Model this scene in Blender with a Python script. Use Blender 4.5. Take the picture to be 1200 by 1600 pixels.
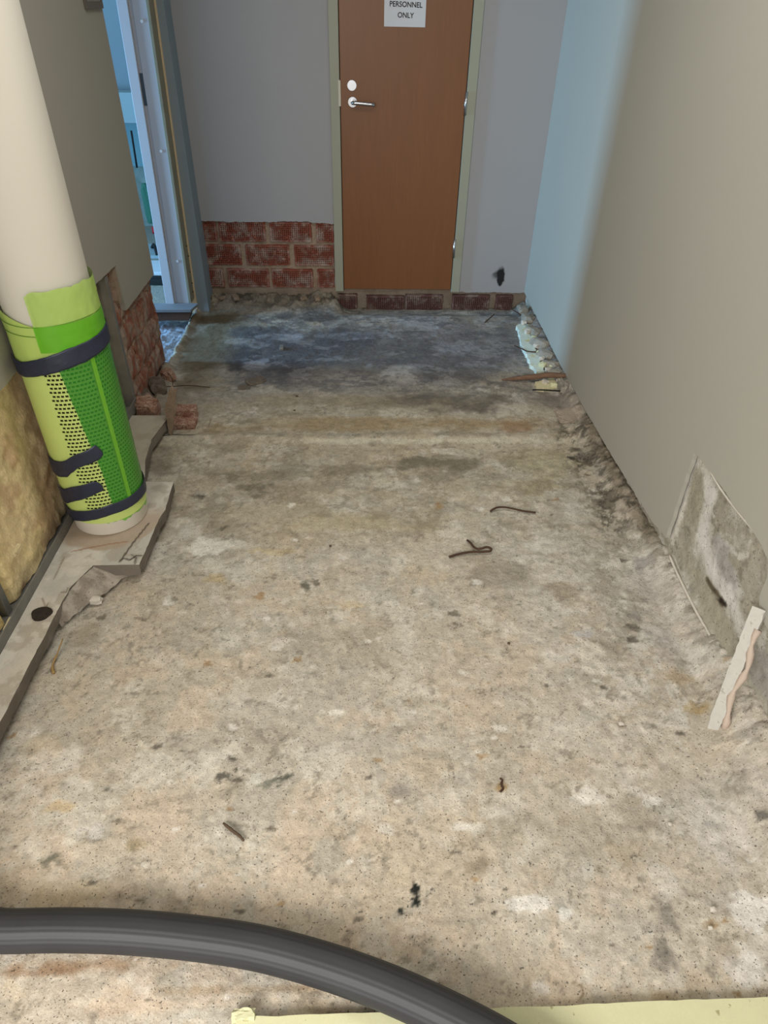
import bpy, bmesh, math, random
import numpy as np
from mathutils import Vector, Matrix

for o in list(bpy.data.objects): bpy.data.objects.remove(o)
SC = bpy.context.scene
COL = SC.collection

# ------------------------------------------------------------------ camera
F = 1031.0; H = 1.58
def _K(x, y): return np.array([(x-600)/F, -(y-800)/F, -1.0])
_d = _K(563, 0); _d /= np.linalg.norm(_d)
_v = -_K(570, 2130); _v -= _v.dot(_d)*_d; _v /= np.linalg.norm(_v)
_x = np.cross(_d, _v)
R3 = np.array([_x, _d, _v])            # world = R3 @ camera
CP = np.array([0, 0, H])
cd = bpy.data.cameras.new('camera'); cam = bpy.data.objects.new('camera', cd); COL.objects.link(cam)
cd.sensor_fit = 'VERTICAL'; cd.sensor_height = 32; cd.lens = F/1600*32; cd.clip_start = .05
M4 = Matrix([[*R3[0], 0], [*R3[1], 0], [*R3[2], H], [0, 0, 0, 1]])
cam.matrix_world = M4
SC.camera = cam

# ------------------------------------------------------------------ light
W = bpy.data.worlds.new('world'); SC.world = W; W.use_nodes = True
W.node_tree.nodes['Background'].inputs[0].default_value = (0.90, 0.93, 1.0, 1)
W.node_tree.nodes['Background'].inputs[1].default_value = 0.60
def area(name, loc, target, sx, sy, power, color):
    l = bpy.data.lights.new(name, 'AREA'); l.shape = 'RECTANGLE'; l.size = sx; l.size_y = sy
    l.energy = power; l.color = color
    o = bpy.data.objects.new(name, l); COL.objects.link(o); o.location = loc
    o.rotation_euler = (Vector(target)-Vector(loc)).to_track_quat('-Z', 'Y').to_euler()
    return o
area('hall_window', (-1.25, -1.35, 1.80), (0.35, 1.9, 0.30), 1.4, 1.1, 66, (1.0, .98, .94))
area('ceiling_lamp', (0.0, 1.9, 2.56), (0.0, 1.9, 0.0), 0.9, 0.5, 12, (1.0, .985, .96))
area('next_room_window', (-3.35, 3.60, 0.80), (1.0, 3.66, 0.8), 0.28, 1.1, 84, (.33, .68, 1.08))
area('next_room_daylight', (-2.4, 5.2, 2.4), (-1.9, 5.9, 0.3), 0.9, 0.9, 7, (.45, .80, 1.0))
vs = SC.view_settings
vs.view_transform = 'Standard'; vs.look = 'None'; vs.gamma = 1; vs.use_curve_mapping = False; vs.exposure = 0.70

# ------------------------------------------------------------------ helpers
def ray(px, py): return R3 @ _K(px, py)
def onz(px, py, z=0.0):
    r = ray(px, py); return CP + r*((z-H)/r[2])
def ony(px, py, y):
    r = ray(px, py); return CP + r*(y/r[1])
def onx(px, py, x):
    r = ray(px, py); return CP + r*(x/r[0])
def lin(c):
    c = np.asarray(c, float)/255.0
    return np.where(c <= .04045, c/12.92, ((c+.055)/1.055)**2.4)
def sstep(a, b, x):
    t = np.clip((x-a)/(b-a), 0, 1); return t*t*(3-2*t)
_rng = np.random.default_rng(7)
_LAT = [_rng.random((256, 256)) for _ in range(8)]
def vnoise(u, v, k=0):
    L = _LAT[k % 8]
    i = np.floor(u).astype(int); j = np.floor(v).astype(int)
    fu = u-i; fv = v-j; fu = fu*fu*(3-2*fu); fv = fv*fv*(3-2*fv)
    i0 = i & 255; i1 = (i+1) & 255; j0 = j & 255; j1 = (j+1) & 255
    return (L[i0, j0]*(1-fu)+L[i1, j0]*fu)*(1-fv)+(L[i0, j1]*(1-fu)+L[i1, j1]*fu)*fv
def fbm(u, v, s=1.0, o=5, k=0, g=.55):
    u = np.asarray(u, float)*s+13.7*k; v = np.asarray(v, float)*s+7.1*k
    t = 0; a = 1; n = 0
    for q in range(o):
        t = t+a*vnoise(u, v, k+q); n += a; a *= g; u = u*2.03+5.3; v = v*2.03+9.1
    return t/n*2-1            # about -0.6 .. 0.6

def tag(o, label=None, cat=None, group=None, kind=None):
    if label: o['label'] = label
    if cat: o['category'] = cat
    if group: o['group'] = group
    if kind: o['kind'] = kind
    return o
def link(name, me, m=None, parent=None, smooth=False):
    o = bpy.data.objects.new(name, me); COL.objects.link(o)
    if m is not None and not me.materials: me.materials.append(m)
    if parent: o.parent = parent
    if smooth: me.shade_smooth()
    return o
def empty(name, loc=(0, 0, 0)):
    o = bpy.data.objects.new(name, None); COL.objects.link(o); o.location = loc; o.empty_display_size = .05
    return o
def adopt(o, parent):
    """parent o under an Empty that sits at a location, keeping world coordinates of the mesh"""
    o.parent = parent; o.matrix_parent_inverse = Matrix.Translation(-Vector(parent.location))
    return o
def from_py(name, V, Fc, m=None, parent=None, col=None, smooth=False):
    me = bpy.data.meshes.new(name); me.from_pydata([tuple(map(float, p)) for p in V], [], [tuple(f) for f in Fc])
    if col is not None:
        a = me.color_attributes.new('Col', 'FLOAT_COLOR', 'POINT')
        c = np.ones((len(V), 4)); c[:, :3] = lin(np.asarray(col)); a.data.foreach_set('color', c.ravel())
    me.update()
    return link(name, me, m, parent, smooth)
def grid(name, P, col=None, m=None, parent=None, mask=None, smooth=True, flip=False):
    ny, nx = P.shape[:2]
    idx = np.arange(ny*nx).reshape(ny, nx)
    q = np.stack([idx[:-1, :-1], idx[:-1, 1:], idx[1:, 1:], idx[1:, :-1]], -1)
    if flip: q = q[..., ::-1]
    if mask is not None: q = q[mask]
    q = q.reshape(-1, 4); n = len(q)
    me = bpy.data.meshes.new(name)
    me.vertices.add(ny*nx); me.vertices.foreach_set('co', P.reshape(-1).astype(np.float32))
    me.loops.add(n*4); me.loops.foreach_set('vertex_index', q.reshape(-1).astype(np.int32))
    me.polygons.add(n); me.polygons.foreach_set('loop_start', np.arange(0, n*4, 4, dtype=np.int32))
    me.polygons.foreach_set('loop_total', np.full(n, 4, np.int32))
    if col is not None:
        a = me.color_attributes.new('Col', 'FLOAT_COLOR', 'POINT')
        c = np.ones((ny*nx, 4), np.float32); c[:, :3] = lin(col.reshape(-1, 3)); a.data.foreach_set('color', c.ravel())
    me.update(calc_edges=True); me.validate()
    return link(name, me, m, parent, smooth)
def box_bm(bm, a, b):
    x0, y0, z0 = a; x1, y1, z1 = b
    v = [bm.verts.new(p) for p in ((x0,y0,z0),(x1,y0,z0),(x1,y1,z0),(x0,y1,z0),(x0,y0,z1),(x1,y0,z1),(x1,y1,z1),(x0,y1,z1))]
    for f in ((3,2,1,0),(4,5,6,7),(0,1,5,4),(1,2,6,5),(2,3,7,6),(3,0,4,7)): bm.faces.new([v[i] for i in f])
    return v
def bm_obj(name, bm, m, parent=None, bevel=0, smooth=False):
    bmesh.ops.recalc_face_normals(bm, faces=bm.faces)
    if bevel: bmesh.ops.bevel(bm, geom=list(bm.edges), offset=bevel, segments=2, affect='EDGES', profile=.5)
    me = bpy.data.meshes.new(name); bm.to_mesh(me); bm.free()
    return link(name, me, m, parent, smooth)
def box(name, a, b, m, parent=None, bevel=0):
    bm = bmesh.new(); box_bm(bm, a, b); return bm_obj(name, bm, m, parent, bevel)
def prism(name, pts, axis, d0, d1, m, parent=None, bevel=0):
    """polygon in the plane normal to axis ('x': pts=(y,z), 'y': pts=(x,z), 'z': pts=(x,y)), from d0 to d1"""
    def mk(p, d): return {'x': (d, p[0], p[1]), 'y': (p[0], d, p[1]), 'z': (p[0], p[1], d)}[axis]
    bm = bmesh.new()
    a = [bm.verts.new(mk(p, d0)) for p in pts]; b = [bm.verts.new(mk(p, d1)) for p in pts]
    bm.faces.new(a); bm.faces.new(b[::-1])
    n = len(pts)
    for i in range(n): bm.faces.new((a[i], b[i], b[(i+1) % n], a[(i+1) % n]))
    return bm_obj(name, bm, m, parent, bevel)
def jag(pts, step=.012, amp=.003, seed=1, lock=()):
    r = random.Random(seed); out = []
    n = len(pts)
    for i in range(n):
        p, q = pts[i], pts[(i+1) % n]; out.append(p)
        if i in lock: continue
        L = math.hypot(q[0]-p[0], q[1]-p[1]); k = int(L/step)
        if k < 2: continue
        nx, ny = -(q[1]-p[1])/L, (q[0]-p[0])/L; w = 0
        for j in range(1, k):
            t = j/k; w = w*.6+r.uniform(-amp, amp)
            out.append((p[0]+(q[0]-p[0])*t+nx*w, p[1]+(q[1]-p[1])*t+ny*w))
    return out
def tube(name, pts, rad, m, parent=None, n=8, caps=True, ribs=None):
    pts = [Vector(p) for p in pts]; N = len(pts)
    rr = rad if hasattr(rad, '__len__') else [rad]*N
    V = []; Fc = []; nrm = None
    for i, p in enumerate(pts):
        t = (pts[min(i+1, N-1)]-pts[max(i-1, 0)]).normalized()
        if nrm is None: nrm = t.orthogonal().normalized()
        nrm = (nrm-t*nrm.dot(t)).normalized(); b = t.cross(nrm)
        for k in range(n):
            a = 2*math.pi*k/n; r = rr[i]*(ribs[k] if ribs else 1)
            V.append(p+nrm*math.cos(a)*r+b*math.sin(a)*r)
    for i in range(N-1):
        for k in range(n):
            Fc.append((i*n+k, i*n+(k+1) % n, (i+1)*n+(k+1) % n, (i+1)*n+k))
    if caps: Fc.append(tuple(range(n))[::-1]); Fc.append(tuple((N-1)*n+k for k in range(n)))
    return from_py(name, V, Fc, m, parent, smooth=True)
def smoothline(pts, n=8):
    P = [np.array(p, float) for p in pts]; P = [2*P[0]-P[1]]+P+[2*P[-1]-P[-2]]; out = []
    for i in range(1, len(P)-2):
        for j in range(n):
            t = j/n; a, b, c, d = P[i-1:i+3]
            out.append(.5*((2*b)+(c-a)*t+(2*a-5*b+4*c-d)*t*t+(3*b-a-3*c+d)*t**3))
    out.append(P[-2]); return out
def lump(name, loc, size, m, seed=0, parent=None, rough=.25, rot=0, sub=2, flatten=.0):
    """an irregular broken piece, base resting on loc.z"""
    r = random.Random(seed); bm = bmesh.new(); bmesh.ops.create_icosphere(bm, subdivisions=sub, radius=1)
    for v in bm.verts:
        k = 1+r.uniform(-rough, rough); v.co *= k
        for ax in range(3):
            v.co[ax] = max(-.78, min(.78, v.co[ax]))
    Rm = Matrix.Rotation(rot, 3, 'Z')
    for v in bm.verts:
        v.co = Rm @ Vector((v.co.x*size[0]/1.56, v.co.y*size[1]/1.56, v.co.z*size[2]/1.56))
    zm = min(v.co.z for v in bm.verts)
    for v in bm.verts: v.co += Vector(loc)-Vector((0, 0, zm))
    return bm_obj(name, bm, m, parent)

# ---- materials
def mat(name, color=(200, 200, 200), rough=.8, attr=False, n1=0, s1=8, n2=0, s2=120, bump=0, bs=150, metal=0,
        second=None, sec_scale=12, sec_lo=.5, sec_hi=.6, pits=0, pit_s=220, pit_lo=.30, bdist=.002, spec=.3, stretch=None,
        pit_col=(60, 55, 48), vary=False):
    m = bpy.data.materials.new(name); m.use_nodes = True; nt = m.node_tree; N = nt.nodes; L = nt.links
    B = N['Principled BSDF']; B.inputs['Roughness'].default_value = rough; B.inputs['Metallic'].default_value = metal
    B.inputs['Specular IOR Level'].default_value = spec
    tc = N.new('ShaderNodeTexCoord'); vec = tc.outputs['Object']
    if vary:
        oi = N.new('ShaderNodeObjectInfo'); ad = N.new('ShaderNodeVectorMath'); ad.operation = 'MULTIPLY_ADD'
        cb = N.new('ShaderNodeCombineXYZ'); L.new(oi.outputs['Random'], cb.inputs[0]); L.new(oi.outputs['Random'], cb.inputs[2])
        ad.inputs[1].default_value = (7, 7, 7); L.new(cb.outputs[0], ad.inputs[0]); L.new(vec, ad.inputs[2]); vec = ad.outputs[0]
    if stretch:
        mp = N.new('ShaderNodeMapping'); mp.inputs['Scale'].default_value = stretch; L.new(vec, mp.inputs[0]); vec = mp.outputs[0]
    def noise(s, det=4, rg=.6):
        n = N.new('ShaderNodeTexNoise'); n.inputs['Scale'].default_value = s; n.inputs['Detail'].default_value = det
        n.inputs['Roughness'].default_value = rg; L.new(vec, n.inputs['Vector']); return n.outputs['Fac']
    def rng(x, a, b, c, d):
        r = N.new('ShaderNodeMapRange'); r.inputs[1].default_value = a; r.inputs[2].default_value = b
        r.inputs[3].default_value = c; r.inputs[4].default_value = d; L.new(x, r.inputs[0]); return r.outputs[0]
    if attr:
        a = N.new('ShaderNodeAttribute'); a.attribute_name = 'Col'; c = a.outputs['Color']
    else:
        a = N.new('ShaderNodeRGB'); a.outputs[0].default_value = (*lin(color), 1); c = a.outputs[0]
    def mix(fac, c1, c2, mode='MIX'):
        x = N.new('ShaderNodeMix'); x.data_type = 'RGBA'; x.blend_type = mode
        if isinstance(fac, float): x.inputs[0].default_value = fac
        else: L.new(fac, x.inputs[0])
        L.new(c1, x.inputs[6])
        if isinstance(c2, tuple): x.inputs[7].default_value = c2
        else: L.new(c2, x.inputs[7])
        return x.outputs[2]
    if second is not None:
        c = mix(rng(noise(sec_scale, 6, .65), sec_lo, sec_hi, 0, 1), c, (*lin(second), 1))
    for nn, ss, dt in ((n1, s1, 9), (n2, s2, 4)):
        if nn:
            f = rng(noise(ss, dt), .3, .7, 1-nn, 1+nn)
            x = N.new('ShaderNodeVectorMath'); x.operation = 'SCALE'; L.new(c, x.inputs[0]); L.new(f, x.inputs['Scale']); c = x.outputs[0]
    if pits:
        f = rng(noise(pit_s, 2, .5), pit_lo, pit_lo+.045, pits, 0)
        c = mix(f, c, (*lin(pit_col), 1))
    L.new(c, B.inputs['Base Color'])
    if bump:
        b = N.new('ShaderNodeBump'); b.inputs['Strength'].default_value = bump; b.inputs['Distance'].default_value = bdist
        L.new(noise(bs, 6, .65), b.inputs['Height']); L.new(b.outputs[0], B.inputs['Normal'])
    return m
M = {}
M['floor'] = mat('floor_concrete', attr=True, rough=.9, n1=.17, s1=38, n2=.15, s2=260, bump=.75, bs=75, bdist=.005, pits=.8, pit_s=210, pit_lo=.315, spec=.2)
M['masonry'] = mat('rough_masonry', attr=True, rough=.95, n1=.10, s1=40, n2=.10, s2=220, bump=.7, bs=80, bdist=.004, pits=.6, pit_s=140, pit_lo=.31, spec=.15)
M['paint_right'] = mat('cream_paint_right', (164, 161, 149), .72, n1=.012, s1=3, bump=.10, bs=160, bdist=.001)
M['paint_back'] = mat('grey_paint_back', (156, 155, 156), .72, n1=.012, s1=3, bump=.10, bs=160, bdist=.001)
M['paint_left'] = mat('cream_paint_left', (156, 151, 138), .75, n1=.012, s1=3, bump=.08, bs=160, bdist=.001)
M['white'] = mat('ceiling_white', (205, 203, 198), .9)
M['column'] = mat('cream_column_paint', (224, 218, 204), .55, n1=.01, s1=4, bump=.04, bs=60, bdist=.001)
M['brick'] = mat('perforated_brick', (124, 66, 50), .9, n1=.22, s1=18, n2=.15, s2=200, second=(160, 142, 130), sec_scale=12, sec_lo=.46, sec_hi=.66, bump=.5, bs=200, vary=True)
M['brick_dark'] = mat('darker_brick', (88, 60, 54), .9, n1=.22, s1=18, n2=.15, s2=200, second=(140, 124, 112), sec_scale=14, sec_lo=.50, sec_hi=.70, bump=.5, bs=200, vary=True)  # darker brick tone for the row under the door
M['brick_rough'] = mat('smeared_brick', (134, 78, 58), .95, n1=.2, s1=25, n2=.15, s2=160, second=(150, 132, 116), sec_scale=22, sec_lo=.40, sec_hi=.60, bump=1, bs=110, bdist=.008, vary=True, stretch=(1, 1, .45))
M['mortar'] = mat('mortar', (150, 130, 110), .95, n1=.15, s1=25, n2=.15, s2=160, bump=.8, bs=90, bdist=.005)
M['door'] = mat('orange_brown_veneer', (122, 77, 42), .42, n1=.05, s1=2.2, n2=.05, s2=14, stretch=(6, 6, .5), spec=.4)
M['frame'] = mat('green_grey_frame_paint', (152, 152, 134), .5)
M['jamb'] = mat('white_jamb_paint', (176, 176, 182), .45)
M['casing'] = mat('old_casing', (134, 128, 108), .6, n1=.1, s1=10)
M['steel'] = mat('brushed_steel', (190, 190, 190), .28, metal=1)
M['galv'] = mat('galvanised_steel', (128, 126, 120), .5, metal=.35, n1=.12, s1=20)
M['dark'] = mat('near_black', (32, 30, 28), .8)
M['plug'] = mat('tarry_plug', (50, 42, 35), .9, bump=1, bs=90, bdist=.008, n1=.3, s1=60)
M['paper'] = mat('paper', (205, 206, 208), .8)
M['ink'] = mat('ink', (35, 35, 38), .8)
M['insul'] = mat('mineral_wool', attr=True, rough=1, n1=.12, s1=30, n2=.14, s2=160, bump=.7, bs=70, bdist=.006, spec=.05, stretch=(1, 1, .6))
M['strip'] = mat('screed_strip', attr=True, rough=.85, n1=.05, s1=30, n2=.06, s2=200, bump=.4, bs=120, spec=.2)
M['rubble'] = mat('crumbly_concrete', (150, 143, 130), .95, n1=.2, s1=40, n2=.15, s2=200, bump=1, bs=80, bdist=.006)
M['rubble_dark'] = mat('dark_crumbs', (104, 94, 82), .95, n1=.3, s1=40, n2=.15, s2=200, bump=1, bs=80, bdist=.006)  # darker tone of crumbly concrete
M['plasterbit'] = mat('broken_plaster', (196, 188, 174), .9, n1=.12, s1=30, bump=.6, bs=120, bdist=.003)
M['foam'] = mat('pale_foam', (206, 218, 206), .85, n1=.08, s1=40, bump=.5, bs=120, second=(206, 196, 130), sec_scale=22, sec_lo=.56, sec_hi=.66)
M['foam_y'] = mat('yellow_foam', (200, 197, 158), .8, n1=.03, s1=20, n2=.03, s2=250, bump=.15, bs=220, bdist=.001, pits=.6, pit_s=70, pit_lo=.24, pit_col=(120, 105, 60))
M['wood'] = mat('splintered_wood', (112, 86, 68), .8, n1=.3, s1=16, stretch=(1, 6, 6), bump=.5, bs=60)
M['twig'] = mat('twig_bark', (82, 66, 50), .85, n1=.25, s1=80)
M['rust'] = mat('rusty_steel', (70, 50, 38), .75, n1=.25, s1=120, metal=.2)
M['tape'] = mat('navy_tape', (40, 44, 62), .42, n1=.15, s1=25, bump=.6, bs=22, bdist=.004, spec=.45)
M['hose'] = mat('black_rubber', (48, 48, 50), .55, n1=.10, s1=10, n2=.06, s2=250, spec=.4)
M['lime'] = mat('lime_plastic', (196, 214, 122), .42, n1=.02, s1=6, spec=.45)
M['nextwall'] = mat('next_room_wall', (130, 140, 146), .8)
M['nextpanel'] = mat('next_room_panel', (150, 164, 166), .7)
M['nextteal'] = mat('next_room_teal', (112, 146, 152), .7)
M['nextgrey'] = mat('next_room_render', (130, 140, 132), .9, n1=.25, s1=14)
M['foil'] = mat('crumpled_sheet', (150, 156, 168), .55, n1=.25, s1=30, bump=1, bs=40, bdist=.01, metal=.1)
M['sill'] = mat('sill_paint', (120, 124, 130), .6, n1=.1, s1=12)
M['sill_brown'] = mat('sill_wood', (84, 62, 52), .8, n1=.2, s1=16)
M['green_cloth'] = mat('green_cloth', (70, 120, 100), .8)
M['red'] = mat('red_plastic', (190, 50, 50), .5)

def film(name, color, alpha, rough=.25):
    m = bpy.data.materials.new(name); m.use_nodes = True; nt = m.node_tree; N = nt.nodes; L = nt.links
    B = N['Principled BSDF']; B.inputs['Base Color'].default_value = (*lin(color), 1); B.inputs['Roughness'].default_value = rough
    B.inputs['Specular IOR Level'].default_value = .45
    B.inputs['Alpha'].default_value = alpha
    tc = N.new('ShaderNodeTexCoord'); n = N.new('ShaderNodeTexNoise'); n.inputs['Scale'].default_value = 14; n.inputs['Detail'].default_value = 3
    b = N.new('ShaderNodeBump'); b.inputs['Strength'].default_value = .5; b.inputs['Distance'].default_value = .006
    L.new(tc.outputs['Object'], n.inputs['Vector']); L.new(n.outputs['Fac'], b.inputs['Height']); L.new(b.outputs[0], B.inputs['Normal'])
    return m
M['film'] = film('green_film', (40, 142, 34), .66)
M['film_pale'] = film('pale_green_film', (178, 208, 104), .80, .35)

# ---- painting worn colours on a surface: blobs given where they lie on it
class Paint:
    def __init__(s, U, V, base):
        s.U, s.V = U, V; s.C = np.empty(U.shape+(3,)); s.C[:] = base; s.k = 0
    def blob(s, u, v, ru, rv, col, a=.8, hard=.5, warp=.5, ang=0, ws=None):
        s.k += 1
        R = max(ru, rv)*(1.3+1.3*warp)
        m = (abs(s.U-u) < R) & (abs(s.V-v) < R)
        if not m.any(): return
        U = s.U[m]; V = s.V[m]; du = U-u; dv = V-v
        ca, sa = math.cos(ang), math.sin(ang)
        x = (du*ca+dv*sa)/ru; y = (-du*sa+dv*ca)/rv
        w = ws or 1.3/max(.004, (ru*rv)**.5)
        d = np.hypot(x, y)+warp*fbm(U, V, w, 5, s.k % 8, .62)*1.3
        t = a*sstep(1, 1-hard, d)[:, None]
        s.C[m] = s.C[m]*(1-t)+np.array(col, float)*t
    def cover(s, w, col):
        w = np.clip(w, 0, 1)[..., None]; s.C = s.C*(1-w)+np.array(col, float)*w
    def line(s, pts, width, col, a=.8):
        for (u0, v0), (u1, v1) in zip(pts[:-1], pts[1:]):
            L2 = (u1-u0)**2+(v1-v0)**2
            t = np.clip(((s.U-u0)*(u1-u0)+(s.V-v0)*(v1-v0))/L2, 0, 1)
            d = np.hypot(s.U-u0-t*(u1-u0), s.V-v0-t*(v1-v0))
            w = a*sstep(width, width*.3, d+.3*width*fbm(s.U, s.V, 60, 3, 2))
            s.cover(w, col)

# ================================================================== FLOOR
xs = np.concatenate([np.arange(-1.30, -1.0, .012), np.arange(-1.0, 1.125, .0058)])
ys = np.concatenate([np.arange(-1.5, .36, .02), np.arange(.36, 1.8, .005), np.arange(1.8, 4.285, .0075)])
X, Y = np.meshgrid(xs, ys)
Z = .004*fbm(X, Y, 3, 6, 1)+.0035*fbm(X, Y, 28, 4, 2)
Z += .006*sstep(2.50, 2.62, Y)*sstep(-1.0, -.6, X) + .007*np.exp(-((Y-2.585+.02*fbm(X, Y, 3, 3, 5))/.03)**2)
# mortar fillet along the right wall
xr = .985+.04*fbm(X*0, Y, 5, 4, 3)-.10*sstep(1.35, .75, Y)
fr = sstep(0, 1, (X-xr)/(1.075-xr))
hr = .055+.02*fbm(X*0+3, Y, 6, 4, 4)+.10*sstep(1.6, .9, Y)
lumpy = .5+.9*fbm(X, Y, 26, 5, 5)
Z += fr*hr*(.72+.34*np.clip(lumpy, 0, 1.4)*sstep(1.0, 1.5, Y)+.06*fbm(X, Y, 60, 4, 2))
Z += .028*np.exp(-(((X-1.0)/.05)**2+((Y-2.63)/.08)**2))*(.6+fbm(X, Y, 30, 4, 6))
# rubble at the foot of the back wall
bw = np.where(X < -.12, 4.05, 4.19)+.03*fbm(X, Y, 6, 4, 6)
fb = sstep(0, 1, (Y-bw)/(4.275-bw))
Z += fb*(.008+.077*sstep(-.10, -.20, X+.05*fbm(X, Y, 12, 4, 1)))*(.72+.6*fbm(X, Y, 14, 6, 7, .68))
Z -= .036*sstep(4.02, 4.20, Y)*sstep(-.18, -.06, X)
# slab edge at the side opening
xe = -1.045+.018*fbm(X*0, Y, 9, 4, 2)
low = sstep(0, .02, xe-X)*sstep(3.12, 3.2, Y)
Z -= .07*low
Z += .02*np.exp(-((X-xe-.012)/.018)**2)*sstep(3.1, 3.3, Y)*(1+fbm(X, Y, 30, 4, 3))
lf = sstep(-.965, -1.02, X)*sstep(2.75, 2.9, Y)*sstep(3.35, 3.2, Y)
Z += lf*.05*(.7+1.4*fbm(X, Y, 22, 5, 4))
P = Paint(X, Y, (184, 172, 154))
# large tone changes down the length
P.cover(.75*sstep(.95, 1.5, Y), (172, 163, 146))
P.cover(.75*sstep(1.75, 2.2, Y), (168, 156, 133))
P.cover(.85*sstep(2.72, 3.0, Y+.1*fbm(X, Y, 3, 5, 1)), (140, 133, 122))
P.cover(.30*np.clip(fbm(X, Y, 2.2, 6, 1)*2.2, 0, 1), (192, 182, 166))
P.cover(.30*np.clip(fbm(X, Y, 2.8, 6, 2)*2.2-.1, 0, 1), (150, 141, 124))
P.cover(.32*np.clip(fbm(X, Y, 4, 6, 3)*2.4-.2, 0, 1), (190, 166, 134))
P.cover(.50*sstep(.02, .20, fbm(X, Y, 5.5, 7, 2, .66)), (163, 158, 146))
P.cover(.50*sstep(.04, .22, fbm(X, Y, 6.5, 7, 6, .66))*sstep(2.4, 1.2, Y), (192, 172, 150))
P.cover(.55*sstep(.15, .27, fbm(X, Y, 9, 7, 4, .68)), (200, 194, 180))
rightw = sstep(.25, .85, X+.1*fbm(X, Y, 3, 5, 3))*sstep(2.6, 2.0, Y)
P.cover(.30*rightw, (186, 180, 168))
P.cover(.60*rightw*sstep(.03, .14, fbm(X, Y, 12, 7, 1, .7)), (202, 197, 186))
P.cover(.50*rightw*sstep(.05, .22, fbm(X, Y, 10, 7, 5, .7)), (142, 134, 118))
Z += .004*rightw*fbm(X, Y, 22, 5, 3)
P.cover(.28*sstep(.12, .36, fbm(X, Y, 11, 7, 5, .70)), (140, 130, 112))
P.cover(.40*sstep(.26, .40, fbm(X, Y, 34, 5, 6, .72)), (104, 97, 84))
P.cover(.40*sstep(.16, .34, fbm(X, Y, 20, 6, 7, .72)), (202, 194, 180))
zone = sstep(2.85, 3.15, Y+.08*fbm(X, Y, 5, 4, 4))*sstep(-.86, -.55, X+.12*fbm(X, Y, 5, 4, 2))
zone2 = 1-zone
def fb_(px, py, rx, ry, col, a=.8, hard=.5, warp=.5, ang=0):
    if sum(col) > 540: col = tuple(min(228, v+14) for v in col)
    if py < 612 and max(col) < 130: col = tuple(v-10 for v in col)
    c = onz(px, py); e = onz(px+1, py); g = onz(px, py-1)
    P.blob(c[0], c[1], rx*abs(e[0]-c[0]), ry*abs(g[1]-c[1]), col, a, hard, warp, ang)
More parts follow.
